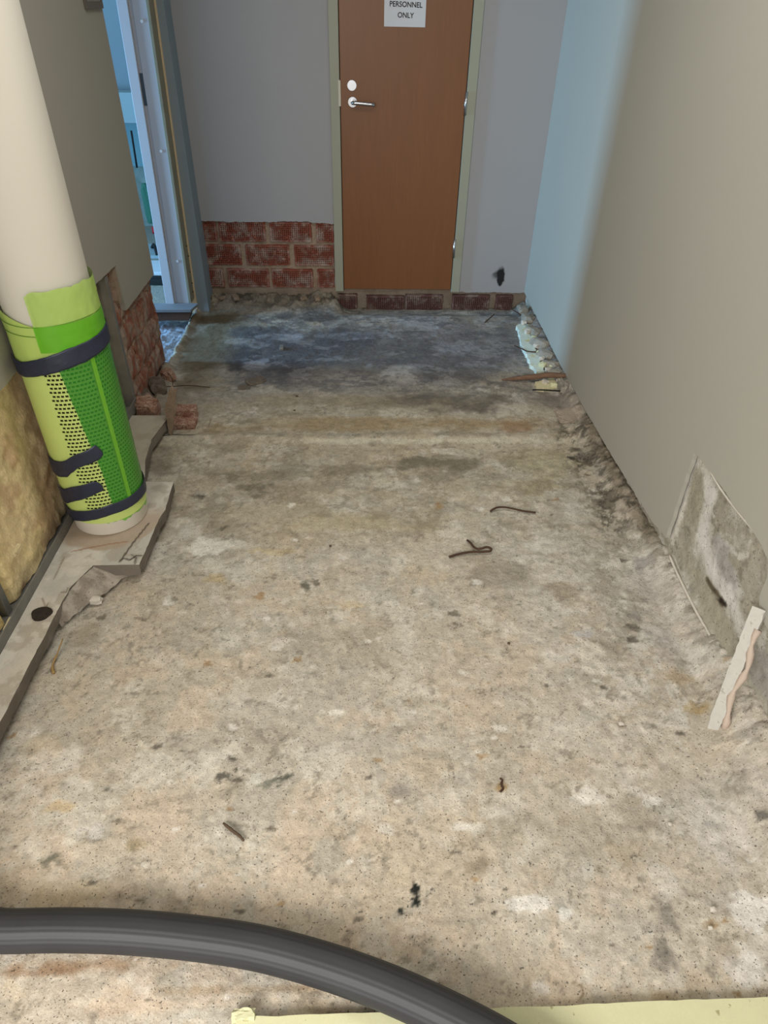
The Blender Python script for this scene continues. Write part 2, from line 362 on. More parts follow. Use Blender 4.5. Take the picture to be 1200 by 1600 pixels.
STAINS = [
 # far damp grey zone
 (560,555,330,62,(122,118,114),.75,.6,.5),(760,545,120,55,(126,122,120),.7,.6,.5),(470,545,150,46,(92,90,92),.85,.6,.6),(385,560,62,24,(74,72,74),.85,.5,.7),
 (415,520,70,16,(84,82,84),.7,.5,.7),(640,560,150,30,(104,101,98),.6,.6,.6),(700,630,120,16,(96,90,80),.75,.6,.6),(610,630,60,12,(100,94,84),.6,.6,.6),
 (490,497,60,12,(84,80,76),.7,.6,.7),(700,590,60,18,(104,100,96),.6,.6,.6),(740,560,60,26,(112,108,106),.6,.6,.6),(450,575,40,16,(78,76,78),.6,.6,.7),
 (625,585,46,14,(172,168,160),.75,.45,.6),(560,592,60,8,(160,156,148),.5,.5,.6),(655,505,55,16,(164,164,166),.7,.6,.6),(440,527,50,8,(156,156,160),.8,.5,.7),(405,572,30,10,(140,140,146),.7,.5,.7),
 (560,525,60,8,(146,146,148),.6,.5,.7),(720,548,50,14,(152,152,156),.6,.6,.7),(690,600,50,8,(158,154,148),.6,.5,.7),(770,500,40,12,(150,146,144),.5,.5,.6),
 (322,545,56,70,(110,95,74),.9,.95,.7),(350,497,80,22,(108,92,70),.9,.9,.7),(330,600,40,18,(142,130,108),.6,.6,.6),(800,520,30,26,(120,116,112),.6,.6,.6),
 (420,478,80,10,(108,98,84),.7,.6,.6),(600,480,100,8,(134,128,120),.6,.6,.6),
 # brown band, ridge
 (560,628,240,16,(146,132,108),.6,.6,.5),(620,664,320,15,(150,130,98),.75,.6,.4),(800,668,40,12,(140,104,72),.5,.7,.7),(430,662,60,7,(172,160,134),.6,.5,.6),
 (360,672,70,10,(152,130,96),.6,.6,.5),(640,640,90,9,(160,150,128),.5,.5,.6),(620,691,260,5,(188,180,160),.8,.6,.4),(790,690,120,5,(186,178,158),.7,.6,.4),(300,700,90,8,(168,158,138),.7,.5,.6),(520,705,80,8,(166,154,132),.6,.5,.6),
 (670,722,90,15,(108,100,84),.8,.6,.7),(560,735,90,12,(120,110,92),.6,.6,.7),(370,748,75,24,(118,108,90),.75,.7,.7),(400,765,30,12,(92,84,70),.6,.6,.8),(690,745,60,14,(128,118,100),.6,.6,.6),
 (240,720,50,26,(120,112,94),.6,.7,.6),(850,720,70,30,(160,150,118),.6,.6,.5),(830,760,60,16,(158,146,112),.6,.6,.6),(795,758,12,12,(190,182,160),.7,.5,.5),(740,705,30,5,(176,168,150),.6,.5,.6),
 (450,800,110,24,(158,148,124),.5,.6,.6),(560,820,130,20,(164,150,118),.5,.6,.6),
 # middle
 (335,853,40,17,(198,193,182),.85,.3,.55),(288,832,14,12,(186,180,168),.7,.4,.5),(370,850,26,8,(190,184,170),.7,.4,.6),(430,862,50,9,(178,158,118),.5,.6,.6),(335,905,22,9,(176,150,104),.5,.6,.6),
 (478,915,13,10,(78,76,64),.75,.7,.8),(400,955,28,14,(190,182,168),.6,.5,.7),(430,930,24,10,(186,180,166),.5,.5,.7),(540,945,36,12,(180,158,122),.5,.6,.6),(435,1005,30,9,(192,184,172),.6,.5,.7),
 (860,855,42,14,(190,184,174),.75,.5,.6),(850,925,20,10,(188,182,170),.6,.5,.6),(780,890,60,26,(136,128,112),.6,.7,.7),(880,925,36,20,(140,128,110),.6,.7,.7),(730,870,44,18,(146,136,118),.5,.7,.7),
 (910,990,30,10,(178,176,176),.6,.6,.6),(925,1025,26,28,(196,188,172),.6,.5,.6),(935,800,90,40,(176,168,156),.5,.7,.6),(960,745,50,24,(168,160,148),.7,.7,.6),(1010,920,60,40,(172,164,156),.6,.7,.6),(1040,1000,50,50,(170,162,154),.6,.7,.6),
 (1000,880,22,14,(112,108,104),.5,.7,.8),(995,960,26,16,(132,126,118),.6,.7,.7),(560,1000,120,40,(158,148,130),.4,.7,.6),(680,1050,100,30,(182,172,156),.4,.7,.6),
 (520,1112,20,9,(204,198,184),.8,.5,.6),(780,1138,14,7,(204,198,186),.7,.5,.5),(420,1060,60,30,(176,164,146),.4,.7,.6),
 # near left
 (95,1190,46,30,(196,188,176),.75,.6,.6),(50,1235,40,20,(190,182,170),.6,.6,.6),(120,1230,24,22,(192,186,174),.6,.5,.7),(150,1295,24,18,(186,180,172),.7,.5,.7),(90,1260,30,14,(190,160,116),.5,.6,.7),
 (75,1345,26,12,(92,90,76),.75,.8,.9),(165,1235,14,9,(88,86,76),.6,.7,.9),(350,1212,16,7,(76,74,66),.8,.7,.9),(440,1215,16,9,(74,74,64),.8,.7,.9),(422,1225,20,8,(88,88,76),.6,.7,.9),(360,1240,26,18,(150,140,124),.5,.7,.7),
 (210,1320,24,18,(140,124,92),.5,.8,.7),(190,1390,50,20,(158,142,124),.4,.8,.7),(120,1400,90,30,(190,170,134),.4,.8,.5),(70,1160,60,24,(178,160,128),.3,.8,.6),(625,1235,36,30,(138,130,120),.8,.9,.3),
 (600,1297,16,14,(200,192,180),.7,.5,.6),(400,1215,16,16,(192,188,176),.6,.6,.6),(550,1400,90,60,(190,172,148),.35,.9,.5),(660,1190,80,40,(178,160,134),.35,.9,.5),(700,1260,30,20,(196,186,170),.5,.6,.6),
 (650,1400,10,18,(30,32,28),.97,.5,1.1),(626,1425,7,6,(34,36,32),.95,.5,1.0),(675,1390,4,4,(60,56,50),.8,.6,.5),(745,1350,26,18,(128,116,98),.5,.8,.9),(700,1440,30,12,(150,140,124),.5,.8,.7),
 (738,1292,38,14,(206,200,188),.85,.35,.6),(825,1412,40,14,(206,200,190),.85,.35,.6),(880,1430,16,12,(200,196,188),.75,.4,.6),(925,1245,30,18,(202,196,184),.75,.4,.7),(905,1250,18,10,(202,196,184),.7,.4,.6),
 (920,1310,40,22,(186,178,166),.7,.6,.7),(1015,1250,20,10,(196,190,180),.7,.4,.6),(840,1290,30,20,(186,176,162),.6,.6,.7),(915,1350,14,20,(190,186,178),.7,.5,.7),(845,1545,22,16,(200,194,184),.7,.5,.6),(780,1300,60,24,(150,140,122),.45,.7,.7),
 (960,1160,50,26,(186,178,164),.6,.6,.7),(800,1200,70,40,(168,158,142),.4,.8,.6),(900,1300,110,60,(152,142,122),.45,.8,.7),(980,1330,60,34,(166,150,128),.5,.7,.6),
 (783,1230,13,11,(150,120,78),.7,.7,.7),(1090,1108,24,14,(154,128,84),.7,.8,.7),(1060,1060,30,16,(168,146,116),.5,.8,.7),(1070,1240,50,70,(186,178,166),.5,.7,.7),
 (1040,1430,34,40,(120,114,106),.65,.8,.9),(1038,1490,26,36,(112,106,98),.65,.8,.9),(1110,1285,16,12,(128,126,124),.7,.8,.6),(1120,1290,50,60,(194,186,176),.6,.6,.7),(1080,1380,30,14,(180,170,156),.5,.6,.7),
 (1115,1445,16,12,(150,122,86),.6,.7,.6),(1165,1430,46,44,(208,202,194),.85,.3,.6),(1160,1515,34,34,(198,192,184),.75,.4,.6),(1180,1250,30,60,(186,176,164),.6,.7,.6),(1180,1290,9,10,(60,56,52),.7,.6,.9),
 (1120,1490,40,30,(150,138,122),.5,.8,.7),(930,1480,80,40,(170,160,146),.45,.8,.6),(960,1400,40,24,(184,176,164),.5,.6,.7),(1090,1530,60,30,(176,156,130),.45,.8,.6),(1040,1560,50,16,(176,152,118),.5,.8,.6),
 (440,1545,330,13,(150,126,98),.55,.8,.7),(120,1510,160,16,(142,112,84),.65,.9,.6),(60,1520,60,12,(132,100,74),.6,.9,.6),(250,1570,220,20,(196,172,148),.6,.9,.5),(820,1560,60,20,(180,166,148),.5,.8,.6),
 # mould along the right wall
 (935,690,34,34,(98,90,78),.7,.8,.8),(920,650,26,22,(110,100,88),.6,.8,.8),(912,712,30,16,(84,78,68),.75,.8,.8),(960,730,24,18,(78,70,60),.75,.7,.9),(985,765,20,24,(88,80,68),.7,.7,.9),(893,716,8,6,(44,40,34),.8,.6,.7),
 (1010,830,16,20,(124,114,98),.6,.7,.8),(890,650,26,16,(176,160,144),.7,.5,.5),(868,628,34,16,(112,104,96),.6,.7,.7),(910,615,20,24,(150,130,110),.6,.7,.7),
 (1075,935,16,20,(120,110,90),.5,.8,.8),(1112,1020,10,14,(84,78,70),.6,.8,.9),
 (265,640,40,24,(134,122,102),.6,.7,.6),(330,640,34,16,(158,146,122),.5,.7,.6),(318,655,16,22,(160,150,132),.6,.6,.5),
 (160,920,60,30,(160,146,126),.4,.8,.6),(140,990,40,20,(140,128,108),.5,.8,.8),(230,830,36,30,(150,138,118),.5,.8,.7),(245,790,30,20,(140,128,108),.5,.8,.7),
]
for s in STAINS: fb_(*s)
P.cover(zone*.55*sstep(.0, .2, fbm(X*.55, Y, 15, 7, 3, .72)), (88, 87, 88))
P.cover(zone*.36*sstep(.10, .26, fbm(X*.6, Y, 13, 7, 5, .72)), (172, 170, 168))
mid = sstep(1.7, 2.0, Y)*sstep(3.1, 2.8, Y)
P.cover(mid*.40*sstep(.05, .25, fbm(X*.6, Y, 12, 7, 6, .7)), (122, 112, 92)); P.cover(mid*.40*sstep(.1, .25, fbm(X*.5, Y, 16, 7, 1, .7)), (184, 174, 152))
rs = random.Random(5)
for i in range(120):      # small scattered chips, scuffs and mould dots
    px = rs.uniform(20, 1180); py = rs.uniform(760, 1590); r = rs.uniform(2, 8)
    c = rs.choice([(200,194,182), (204,198,188), (80,74,64), (96,88,74), (150,120,84)])
    fb_(px, py, r*1.4, r*.8, c, .7, .6, .9)
P.line([tuple(onz(*p)[:2]) for p in ((252,684),(270,681),(305,682))], .006, (40,34,28), .95)
P.line([tuple(onz(*p)[:2]) for p in ((305,682),(325,674),(330,655))], .003, (110,98,82), .6)
P.line([tuple(onz(*p)[:2]) for p in ((905,1565),(912,1552),(908,1540),(895,1535))], .004, (120,100,76), .5)
P.cover(fr*.45*sstep(1.9, 1.5, Y), (190, 182, 168))
P.cover(fr*.55*sstep(3.0, 3.4, Y), (118, 114, 112))
P.cover(fr*.5*sstep(1.8, 2.1, Y)*sstep(3.0, 2.6, Y), (124, 112, 96))
P.cover(fr*.4*sstep(.1, .3, fbm(X, Y, 30, 5, 2)), (84, 76, 64))
edge_ = sstep(.35, .8, fr)
P.cover(edge_*.6*sstep(1.65, 1.85, Y)*sstep(2.9, 2.6, Y), (112, 100, 82))
md_ = .8*sstep(.85, .97, X+.05*fbm(X, Y, 6, 4, 2))*sstep(1.75, 2.0, Y)*sstep(2.85, 2.6, Y)
P.cover(md_*.75*sstep(.0, .16, fbm(X, Y, 20, 7, 3, .72)), (78, 70, 58)); P.cover(md_*.6*sstep(.1, .2, fbm(X, Y, 30, 6, 5, .72)), (46, 42, 34))
P.cover(md_*.5*sstep(.1, .25, fbm(X, Y, 24, 6, 1, .7)), (176, 166, 150))
P.cover(fb*.7, (128, 116, 98)); P.cover(fb*.75*sstep(.0, .14, fbm(X, Y, 20, 6, 1, .7)), (74, 66, 56)); P.cover(fb*.5*sstep(.1, .3, fbm(X, Y, 24, 5, 3)), (166, 154, 134))
P.cover(low*.9, (96, 90, 84))
P.cover(lf*.8, (120, 104, 88))
fl = grid('floor', np.stack([X, Y, Z], -1), P.C, M['floor'])
tag(fl, kind='structure', label='bare worn concrete floor with damp grey stains and pale scrapes')

# ================================================================== RIGHT WALL
XR = 1.06
out = [(4.24, 2.6), (4.24, .095), (3.6, .075), (3.17, .058), (2.85, .06), (2.5, .066), (2.29, .072), (2.0, .085), (1.86, .092), (1.738, .114),
       (1.752, .462), (1.60, .463), (1.42, .462), (1.30, .455), (1.245, .44), (1.232, .40), (1.225, .34), (1.20, .30), (.2, .29), (-1.5, .29), (-1.5, 2.6)]
body = jag(out, .014, .0022, 3, lock=(0, 19, 20))
wr = prism('wall_right', body, 'x', XR, XR+.014, M['paint_right']); tag(wr, kind='structure', label='cream plastered wall with its foot hacked away')
yy = np.concatenate([np.arange(-1.5, .5, .05), np.arange(.5, 1.9, .006), np.arange(1.9, 4.30, .012)]); zz = np.arange(-.06, .52, .006)
YY, ZZ = np.meshgrid(yy, zz)
XX = XR+.022+.004*fbm(YY, ZZ, 8, 5, 1)+.003*fbm(YY, ZZ, 40, 4, 2)-.02*sstep(.16, .0, ZZ)*sstep(1.75, 1.5, YY)
Q = Paint(YY, ZZ, (164, 158, 142))
Q.cover(.6*sstep(.0, .3, fbm(YY, ZZ, 9, 6, 3)), (142, 136, 120)); Q.cover(.75*sstep(.06, .18, fbm(YY, ZZ, 13, 7, 4, .66)), (198, 194, 185))
Q.cover(.5*sstep(.2, .32, fbm(YY, ZZ, 30, 5, 5)), (110, 102, 90))
def wb(px, py, ru, rv, col, a=.8, hard=.4, warp=.4, ang=0):
    p = onx(px, py, XR+.02); Q.blob(p[1], p[2], ru, rv, col, a, hard, warp, ang)
wb(1087,780,.055,.10,(158,152,134),.9,.15,.15); wb(1110,900,.18,.06,(164,158,144),.7); wb(1150,830,.10,.06,(158,152,138),.7,.5,.7); wb(1100,840,.05,.10,(200,196,188),.7,.4,.6)
wb(1130,880,.12,.05,(158,154,150),.7,.5,.5,.3); wb(1125,940,.03,.012,(80,70,56),.85,.6,.8); wb(1110,925,.04,.016,(120,110,92),.7,.6,.8); wb(1120,1000,.20,.05,(166,160,142),.75,.3,.3)
wb(1180,900,.06,.08,(160,154,140),.7,.5,.7); wb(1150,930,.04,.05,(196,192,186),.6,.4,.7); wb(1190,1050,.12,.06,(150,146,138),.8,.4,.4); wb(1195,1150,.10,.05,(196,190,180),.6,.4,.5); wb(1190,1250,.10,.05,(140,136,132),.7,.5,.5)
def wline(pts, w, col, a=.85):
    Q.line([(lambda q: (q[1], q[2]))(onx(*p, XR+.02)) for p in pts], w, col, a)
wline(((1048,838),(1062,800),(1074,755),(1084,716)), .035, (208, 202, 192)); wline(((1086,716),(1104,745),(1112,775)), .05, (204, 200, 190))
wline(((1108,775),(1096,840),(1112,890),(1135,930),(1160,985)), .045, (204, 201, 194), .8)
wline(((1088,750),(1082,800)), .055, (150, 144, 126), .95); wline(((1068,868),(1100,925),(1130,985),(1150,1030)), .05, (156, 150, 132), .9)
wline(((1104,905),(1116,922),(1128,940)), .014, (88, 78, 62), .9); wline(((1125,938),(1132,944)), .014, (40, 34, 28), .95)
wline(((1050,868),(1085,940),(1115,1000),(1140,1050)), .014, (204, 198, 184), .8)
ms = grid('masonry_face', np.stack([XX, YY, ZZ], -1), Q.C, M['masonry'], wr, flip=True)
box('unseen_backing', (XR+.04, -1.5, -.1), (XR+.10, 4.3, 2.6), M['mortar'], wr)
# plaster ledge that runs diagonally below the hole, and the leftover rim round it
rim = [onx(*p, XR+.006) for p in ((1042,838),(1050,800),(1064,760),(1076,722),(1085,706))]
tube('plaster_rim', smoothline([tuple(p) for p in rim], 6), .005, M['plasterbit'], wr, 6)
rim = [onx(*p, XR+.004) for p in ((1085,704),(1105,728),(1125,762),(1150,796),(1175,826),(1193,850))]
tube('plaster_rim', smoothline([tuple(p) for p in rim], 6), .004, M['plasterbit'], wr, 6)
led = [onx(*p, XR+.004) for p in ((1046,868),(1060,900),(1085,950),(1110,995),(1135,1045),(1150,1075))]
tube('mortar_ledge', smoothline([tuple(p) for p in led], 6), .0045, M['plasterbit'], wr, 6)

# ================================================================== BACK WALL
YB = 4.24
zt = .513
out = [(-1.03, 2.6), (-1.005, zt), (-.6, zt-.004), (-.40, zt+.002), (-.165, zt-.008), (-.165, .10), (-.163, .10), (-.163, 2.20), (.63, 2.20), (.63, .095), (.80, .092), (1.06, .094), (1.075, 2.6)]
body = jag(out, .012, .003, 8, lock=(0, 5, 6, 7, 8, 11, 12))
wbk = prism('wall_back', body, 'y', YB, YB+.03, M['paint_back']); tag(wbk, kind='structure', label='grey painted end wall with bricks laid bare along its foot')
x_ = np.arange(-1.08, 1.09, .008); z_ = np.arange(-.08, .56, .008); XX, ZZ = np.meshgrid(x_, z_)
YY = YB+.030+.006*fbm(XX, ZZ, 14, 5, 2)
YY = np.where((ZZ > .098) & (XX > -.11) & (XX < .6), YB+.09, YY)
Q = Paint(XX, ZZ, (158, 138, 118)); Q.cover(.6*sstep(.0, .3, fbm(XX, ZZ, 12, 5, 2)), (134, 112, 92)); Q.cover(.7*sstep(.14, .02, ZZ), (118, 108, 96))
grid('mortar_bed', np.stack([XX, YY, ZZ], -1), Q.C, M['masonry'], wbk)
box('unseen_backing', (-1.1, YB+.10, -.1), (1.2, YB+.14, 2.6), M['mortar'], wbk)  # unseen backing added against light leaking in under the door
def brick_mesh(w, h, d, nx, ny, m):
    """brick stood on edge: its holed bed face to -y, holes sunk"""
    mx = .010; hx = (w-2*mx)/nx; hz = (h-2*mx)/ny
    gx = [0]; 
    for i in range(nx): gx += [mx+i*hx+hx*.22, mx+(i+1)*hx-hx*.22]
    gx += [w]; gz = [0]
    for j in range(ny): gz += [mx+j*hz+hz*.20, mx+(j+1)*hz-hz*.20]
    gz += [h]
    V = []; Fc = []; r = random.Random(int(w*1e4))
    nX, nZ = len(gx), len(gz)
    for j in range(nZ):
        for i in range(nX):
            e = .002 if (i in (0, nX-1) or j in (0, nZ-1)) else 0
            V.append((gx[i]+(r.uniform(-.003, .003) if i in (0, nX-1) else 0), e+r.uniform(0, .0008), gz[j]+(r.uniform(-.003, .003) if j in (0, nZ-1) else 0)))
    for j in range(nZ-1):
        for i in range(nX-1):
            a, b, c, e = j*nX+i, j*nX+i+1, (j+1)*nX+i+1, (j+1)*nX+i
            if i % 2 == 1 and j % 2 == 1 and r.random() > .04:
                n = len(V)
                for q in (a, b, c, e): V.append((V[q][0], .034, V[q][2]))
                for k, (s, t) in enumerate(((a, b), (b, c), (c, e), (e, a))): Fc.append((s, t, n+(k+1) % 4, n+k))
                Fc.append((n, n+1, n+2, n+3))
            else: Fc.append((a, b, c, e))
    n = len(V)
    for (x, z) in ((0, 0), (w, 0), (w, h), (0, h)): V.append((x, d, z))
    cs = (0, nX-1, nZ*nX-1, (nZ-1)*nX)
    Fc += [(n, n+3, n+2, n+1)]
    ring = [range(0, nX), [j*nX+nX-1 for j in range(nZ)], range(nZ*nX-1, (nZ-1)*nX-1, -1), [j*nX for j in range(nZ-1, -1, -1)]]
    for k in range(4): Fc.append(tuple(list(ring[k])[::-1])+(n+k, n+(k+1) % 4))
    me = bpy.data.meshes.new('brick'); me.from_pydata(V, [], Fc); me.materials.append(m); me.update(); return me
BM = {}
def lay(x0, x1, z0, z1, m='brick', y=None):
    w, h = round(x1-x0, 3), round(z1-z0, 3); key = (round(w/.01), round(h/.01), m)
    if key not in BM: BM[key] = brick_mesh(w, h, .05, max(4, round(w/.0135)), max(4, round(h/.0135)), M[m])
    o = bpy.data.objects.new('brick', BM[key]); COL.objects.link(o); o.parent = wbk
    o.location = (x0, (y or YB+.013)+rs.uniform(-.003, .003), z0)
rowz = [(.392, .508), (.250, .372), (.112, .226)]
def bx(px, py): return ony(px, py, YB+.013)[0]
for (a, b) in ((309,338),(342,414),(421,486),(494,521)): lay(bx(a, 358), min(bx(b, 358), -.168), *rowz[0])
for (a, b) in ((309,376),(384,452),(460,521)): lay(bx(a, 396), min(bx(b, 396), -.168), *rowz[1])
for (a, b) in ((318,349),(356,420),(425,489),(496,522)): lay(bx(a, 432), min(bx(b, 432), -.17), *rowz[2])
for (a, b) in ((529,558),(573,631),(633,691),(706,764),(774,800)): lay(bx(a, 474), bx(b, 474), -.035, .072 if a != 573 else .064, 'brick_dark', YB+.004)
# soot mark
sx = np.linspace(.80, .96, 60); sz = np.linspace(.10, .30, 70); XX, ZZ = np.meshgrid(sx, sz)
d = np.hypot((XX-.893)/(.010+.020*sstep(.12, .2, ZZ)), (ZZ-.19)/.062)+.55*fbm(XX, ZZ, 30, 5, 3)
d2 = np.hypot((XX-.873)/.035, (ZZ-.205)/.028)+.7*fbm(XX, ZZ, 26, 5, 4)
A = np.clip(sstep(1.1, .55, d)*.97+sstep(1.2, .3, d2)*.5, 0, 1)
A *= (sstep(.5, .46, abs((XX-.88)/.16)))
m = bpy.data.materials.new('soot'); m.use_nodes = True; nt = m.node_tree; B = nt.nodes['Principled BSDF']; B.inputs['Base Color'].default_value = (.012, .011, .010, 1); B.inputs['Roughness'].default_value = .95
at = nt.nodes.new('ShaderNodeAttribute'); at.attribute_name = 'Col'; nt.links.new(at.outputs['Fac'], B.inputs['Alpha'])
me_o = grid('soot_mark', np.stack([XX, YB-.0012+0*XX, ZZ], -1), None, m, wbk)
a = me_o.data.color_attributes.new('Col', 'FLOAT_COLOR', 'POINT'); c = np.ones((A.size, 4)); c[:, :3] = A.reshape(-1, 1); a.data.foreach_set('color', c.ravel())

# door
door = empty('door_1', (.2325, YB, .11)); tag(door, kind='structure', label='orange-brown veneered door in a green-grey frame')
dl = adopt(box('door_leaf', (-.110, YB-.004, .112), (.575, YB+.036, 2.15), M['door'], bevel=.0015), door)
bm = bmesh.new()
box_bm(bm, (-.165, YB-.014, .098), (-.114, YB+.06, 2.21)); box_bm(bm, (.579, YB-.014, .098), (.632, YB+.06, 2.21)); box_bm(bm, (-.165, YB-.014, 2.154), (.632, YB+.06, 2.21))
adopt(bm_obj('door_frame', bm, M['frame'], None, .0015), door)
def disc(name, c, axis, r, d, m, parent, n=28, bev=.0015):
    bm = bmesh.new(); bmesh.ops.create_cone(bm, cap_ends=True, segments=n, radius1=r, radius2=r*.94, depth=d)
    rot = {'y': Matrix.Rotation(math.pi/2, 4, 'X'), 'z': Matrix.Identity(4), 'x': Matrix.Rotation(math.pi/2, 4, 'Y')}[axis]
    bmesh.ops.transform(bm, matrix=Matrix.Translation(c) @ rot, verts=bm.verts)
    o = bm_obj(name, bm, m, None, 0); adopt(o, parent); return o
cyl = disc('lock_cylinder', (-.047, YB-.010, 1.215), 'y', .026, .012, M['steel'], door)
kh = box('keyhole', (-.049, YB-.018, 1.207), (-.045, YB-.0155, 1.223), M['dark']); kh.parent = cyl; kh.matrix_parent_inverse = Matrix.Translation(-door.location)
rose = disc('handle_rose', (-.044, YB-.009, 1.138), 'y', .026, .010, M['steel'], door)
hd = tube('door_handle', smoothline([(-.044, YB-.01, 1.138), (-.044, YB-.045, 1.138), (-.036, YB-.055, 1.138), (-.01, YB-.056, 1.137), (.075, YB-.054, 1.131)], 5), .0095, M['steel'], None, 14); adopt(hd, door)
for z in (1.14, .37):
    hg = adopt(tube('hinge', [(.577, YB-.016, z-.055), (.577, YB-.016, z+.055)], .0075, M['steel'], None, 12), door)
    kn = tube('hinge_knuckle', [(.577, YB-.016, z-.003), (.577, YB-.016, z+.003)], .009, M['dark'], None, 12); kn.parent = hg; kn.matrix_parent_inverse = Matrix.Translation(-door.location)
adopt(box('strike_plate', (-.121, YB-.0165, 1.118), (-.108, YB-.0145, 1.238), mat('pale_plate', (196, 190, 172), .5)), door)
# paper notice
sg = box('paper_notice', (.122, YB-.0062, 1.474), (.335, YB-.005, 1.77), M['paper']); sg.rotation_euler = (0, 0, 0)
tag(sg, 'white paper notice reading PERSONNEL ONLY taped to the orange-brown door', 'notice')
def text(s, x, z, size, parent):
    cu = bpy.data.curves.new('lettering', 'FONT'); cu.body = s; cu.size = size; cu.align_x = 'CENTER'; cu.extrude = .0002; cu.offset = size*.018
    o = bpy.data.objects.new('t', cu); COL.objects.link(o); dg = bpy.context.evaluated_depsgraph_get()
    me = bpy.data.meshes.new_from_object(o.evaluated_get(dg)); bpy.data.objects.remove(o)
    me.transform(Matrix.Translation((x, YB-.0065, z)) @ Matrix.Rotation(math.radians(-1.2), 4, 'Y').inverted() @ Matrix.Rotation(math.pi/2, 4, 'X'))
    me.materials.clear(); me.materials.append(M['ink']); return link('lettering', me, None, parent)
text('PERSONNEL', .232, 1.556, .031, sg); text('ONLY', .232, 1.512, .031, sg)

# ================================================================== LEFT WALL
XL = -1.045
out = [(.1, 2.6), (.1, .668), (1.7, .668), (2.62, .678), (2.895, .668), (2.90, .47), (3.395, .466), (3.395, 2.6)]
body = jag(out, .02, .0015, 4, lock=(0, 1, 6, 7))
wl = prism('wall_left', body, 'x', XL-.026, XL, M['paint_left']); tag(wl, kind='structure', label='cream boarded wall cut open above its foot')
box('unseen_backing', (XL-.16, .1, -.1), (XL-.13, 2.80, 2.6), M['mortar'], wl)  # unseen backing added to block light behind the boards
box('masonry_core', (XL-.13, 2.80, -.05), (XL-.03, 3.385, 2.6), M['brick_rough'], wl)
# masonry left bare at the end of the wall: smeared bricks
r = random.Random(3)
for k, z0 in enumerate((.005, .145, .285, .425)):
    y0 = 2.79 if k % 2 else 2.70
    edges = [2.83, 2.96, 3.23, 3.392] if k % 2 else [2.83, 3.09, 3.392]
    for a, b in zip(edges[:-1], edges[1:]):
        zt_ = min(z0+.128, .52); n = 9; V = []; Fc = []
        for j in range(6):
            for i in range(n):
                e = .010 if (i in (0, n-1) or j in (0, 5)) else 0
                V.append((XL-.018-e+r.uniform(-.006, .006), a+.006+(b-a-.012)*i/(n-1)+r.uniform(-.004, .004), z0+(zt_-z0)*j/5+r.uniform(-.004, .004)))
        for j in range(5):
            for i in range(n-1): Fc.append((j*n+i, j*n+i+1, (j+1)*n+i+1, (j+1)*n+i))
        N0 = len(V)
        V += [(XL-.06, a+.006, z0), (XL-.06, b-.006, z0), (XL-.06, b-.006, zt_), (XL-.06, a+.006, zt_)]
        Fc.append(tuple(range(n))[::-1]+(N0, N0+1)); Fc.append(tuple((5*n+i) for i in range(n))+(N0+2, N0+3))
        Fc.append(tuple(j*n for j in range(6))+(N0+3, N0)); Fc.append(tuple(j*n+n-1 for j in range(5, -1, -1))+(N0+1, N0+2))
        from_py('brick', V, Fc, M['brick_rough'], wl)
# smeared mortar over their joints
y_ = np.arange(2.79, 3.40, .008); z_ = np.arange(-.02, .50, .008); YY, ZZ = np.meshgrid(y_, z_)
XX = XL-.030+.012*fbm(YY, ZZ, 22, 6, 5, .7)
Q = Paint(YY, ZZ, (160, 140, 120)); Q.cover(.7*sstep(.0, .25, fbm(YY, ZZ, 12, 5, 2)), (138, 112, 92)); Q.cover(.7*sstep(.1, .25, fbm(YY, ZZ, 14, 5, 4)), (164, 92, 64)); Q.cover(.8*sstep(.14, .0, ZZ+.05*fbm(YY, ZZ, 10, 4, 3)), (98, 84, 70))
grid('smeared_mortar', np.stack([XX, YY, ZZ], -1), Q.C, M['masonry'], wl, flip=True)
# jagged cream plaster sliver with broken edge
sl = [onx(*p, XL-.004) for p in ((178,420),(183,417),(187,440),(190,462),(189,478),(186,470),(184,455),(181,440))]
prism('plaster_sliver', jag([(p[1], p[2]) for p in sl], .02, .004, 2), 'x', XL-.03, XL-.006, M['mortar'], wl)
# mineral wool, studs, bottom track
def wool(y0, y1, z0, z1, dx, tone, seed):
    y_ = np.arange(y0, y1+.001, .010); z_ = np.arange(z0, z1, .010); YY, ZZ = np.meshgrid(y_, z_)
    XX = XL-dx+.020*fbm(YY, ZZ, 5, 5, seed)+.008*fbm(YY, ZZ, 30, 4, seed+1)
    edge = np.minimum(YY-y0, y1-YY); XX -= .02*sstep(.03, 0, edge)
    Q = Paint(YY, ZZ, tone); Q.cover(.6*sstep(-.05, .3, fbm(YY, ZZ, 6, 6, seed+2)), tuple(int(t*.88) for t in tone)); Q.cover(.35*sstep(.05, .3, fbm(YY, ZZ, 7, 6, seed+3)), (236, 214, 150))
    Q.cover(.45*sstep(.15, .35, fbm(YY, ZZ, 10, 5, seed+4)), (190, 150, 120)); Q.cover(.35*sstep(.0, .12, .10-edge), (240, 218, 140))
    grid('insulation_batt', np.stack([XX, YY, ZZ], -1), Q.C, M['insul'], wl, flip=True)
wool(1.475, 2.755, .07, .70, .045, (226, 204, 160), 1); wool(.85, 1.43, .07, .70, .035, (236, 210, 150), 3); wool(.1, .82, .07, .70, .04, (226, 200, 150), 5)
for y, dx in ((1.452, .052), (.835, .05), (2.775, .018)):
    w_ = .014
    bm = bmesh.new(); box_bm(bm, (XL-.10, y-w_, .06), (XL-dx+.012, y+w_, .662)); bm_obj('steel_stud', bm, M['galv'], wl, .002)
tr = prism('steel_track', [(XL-.10, .06), (XL+.004, .06), (XL+.004, .112), (XL, .112), (XL, .064), (XL-.10, .064)], 'y', .1, 2.76, M['galv'], wl)
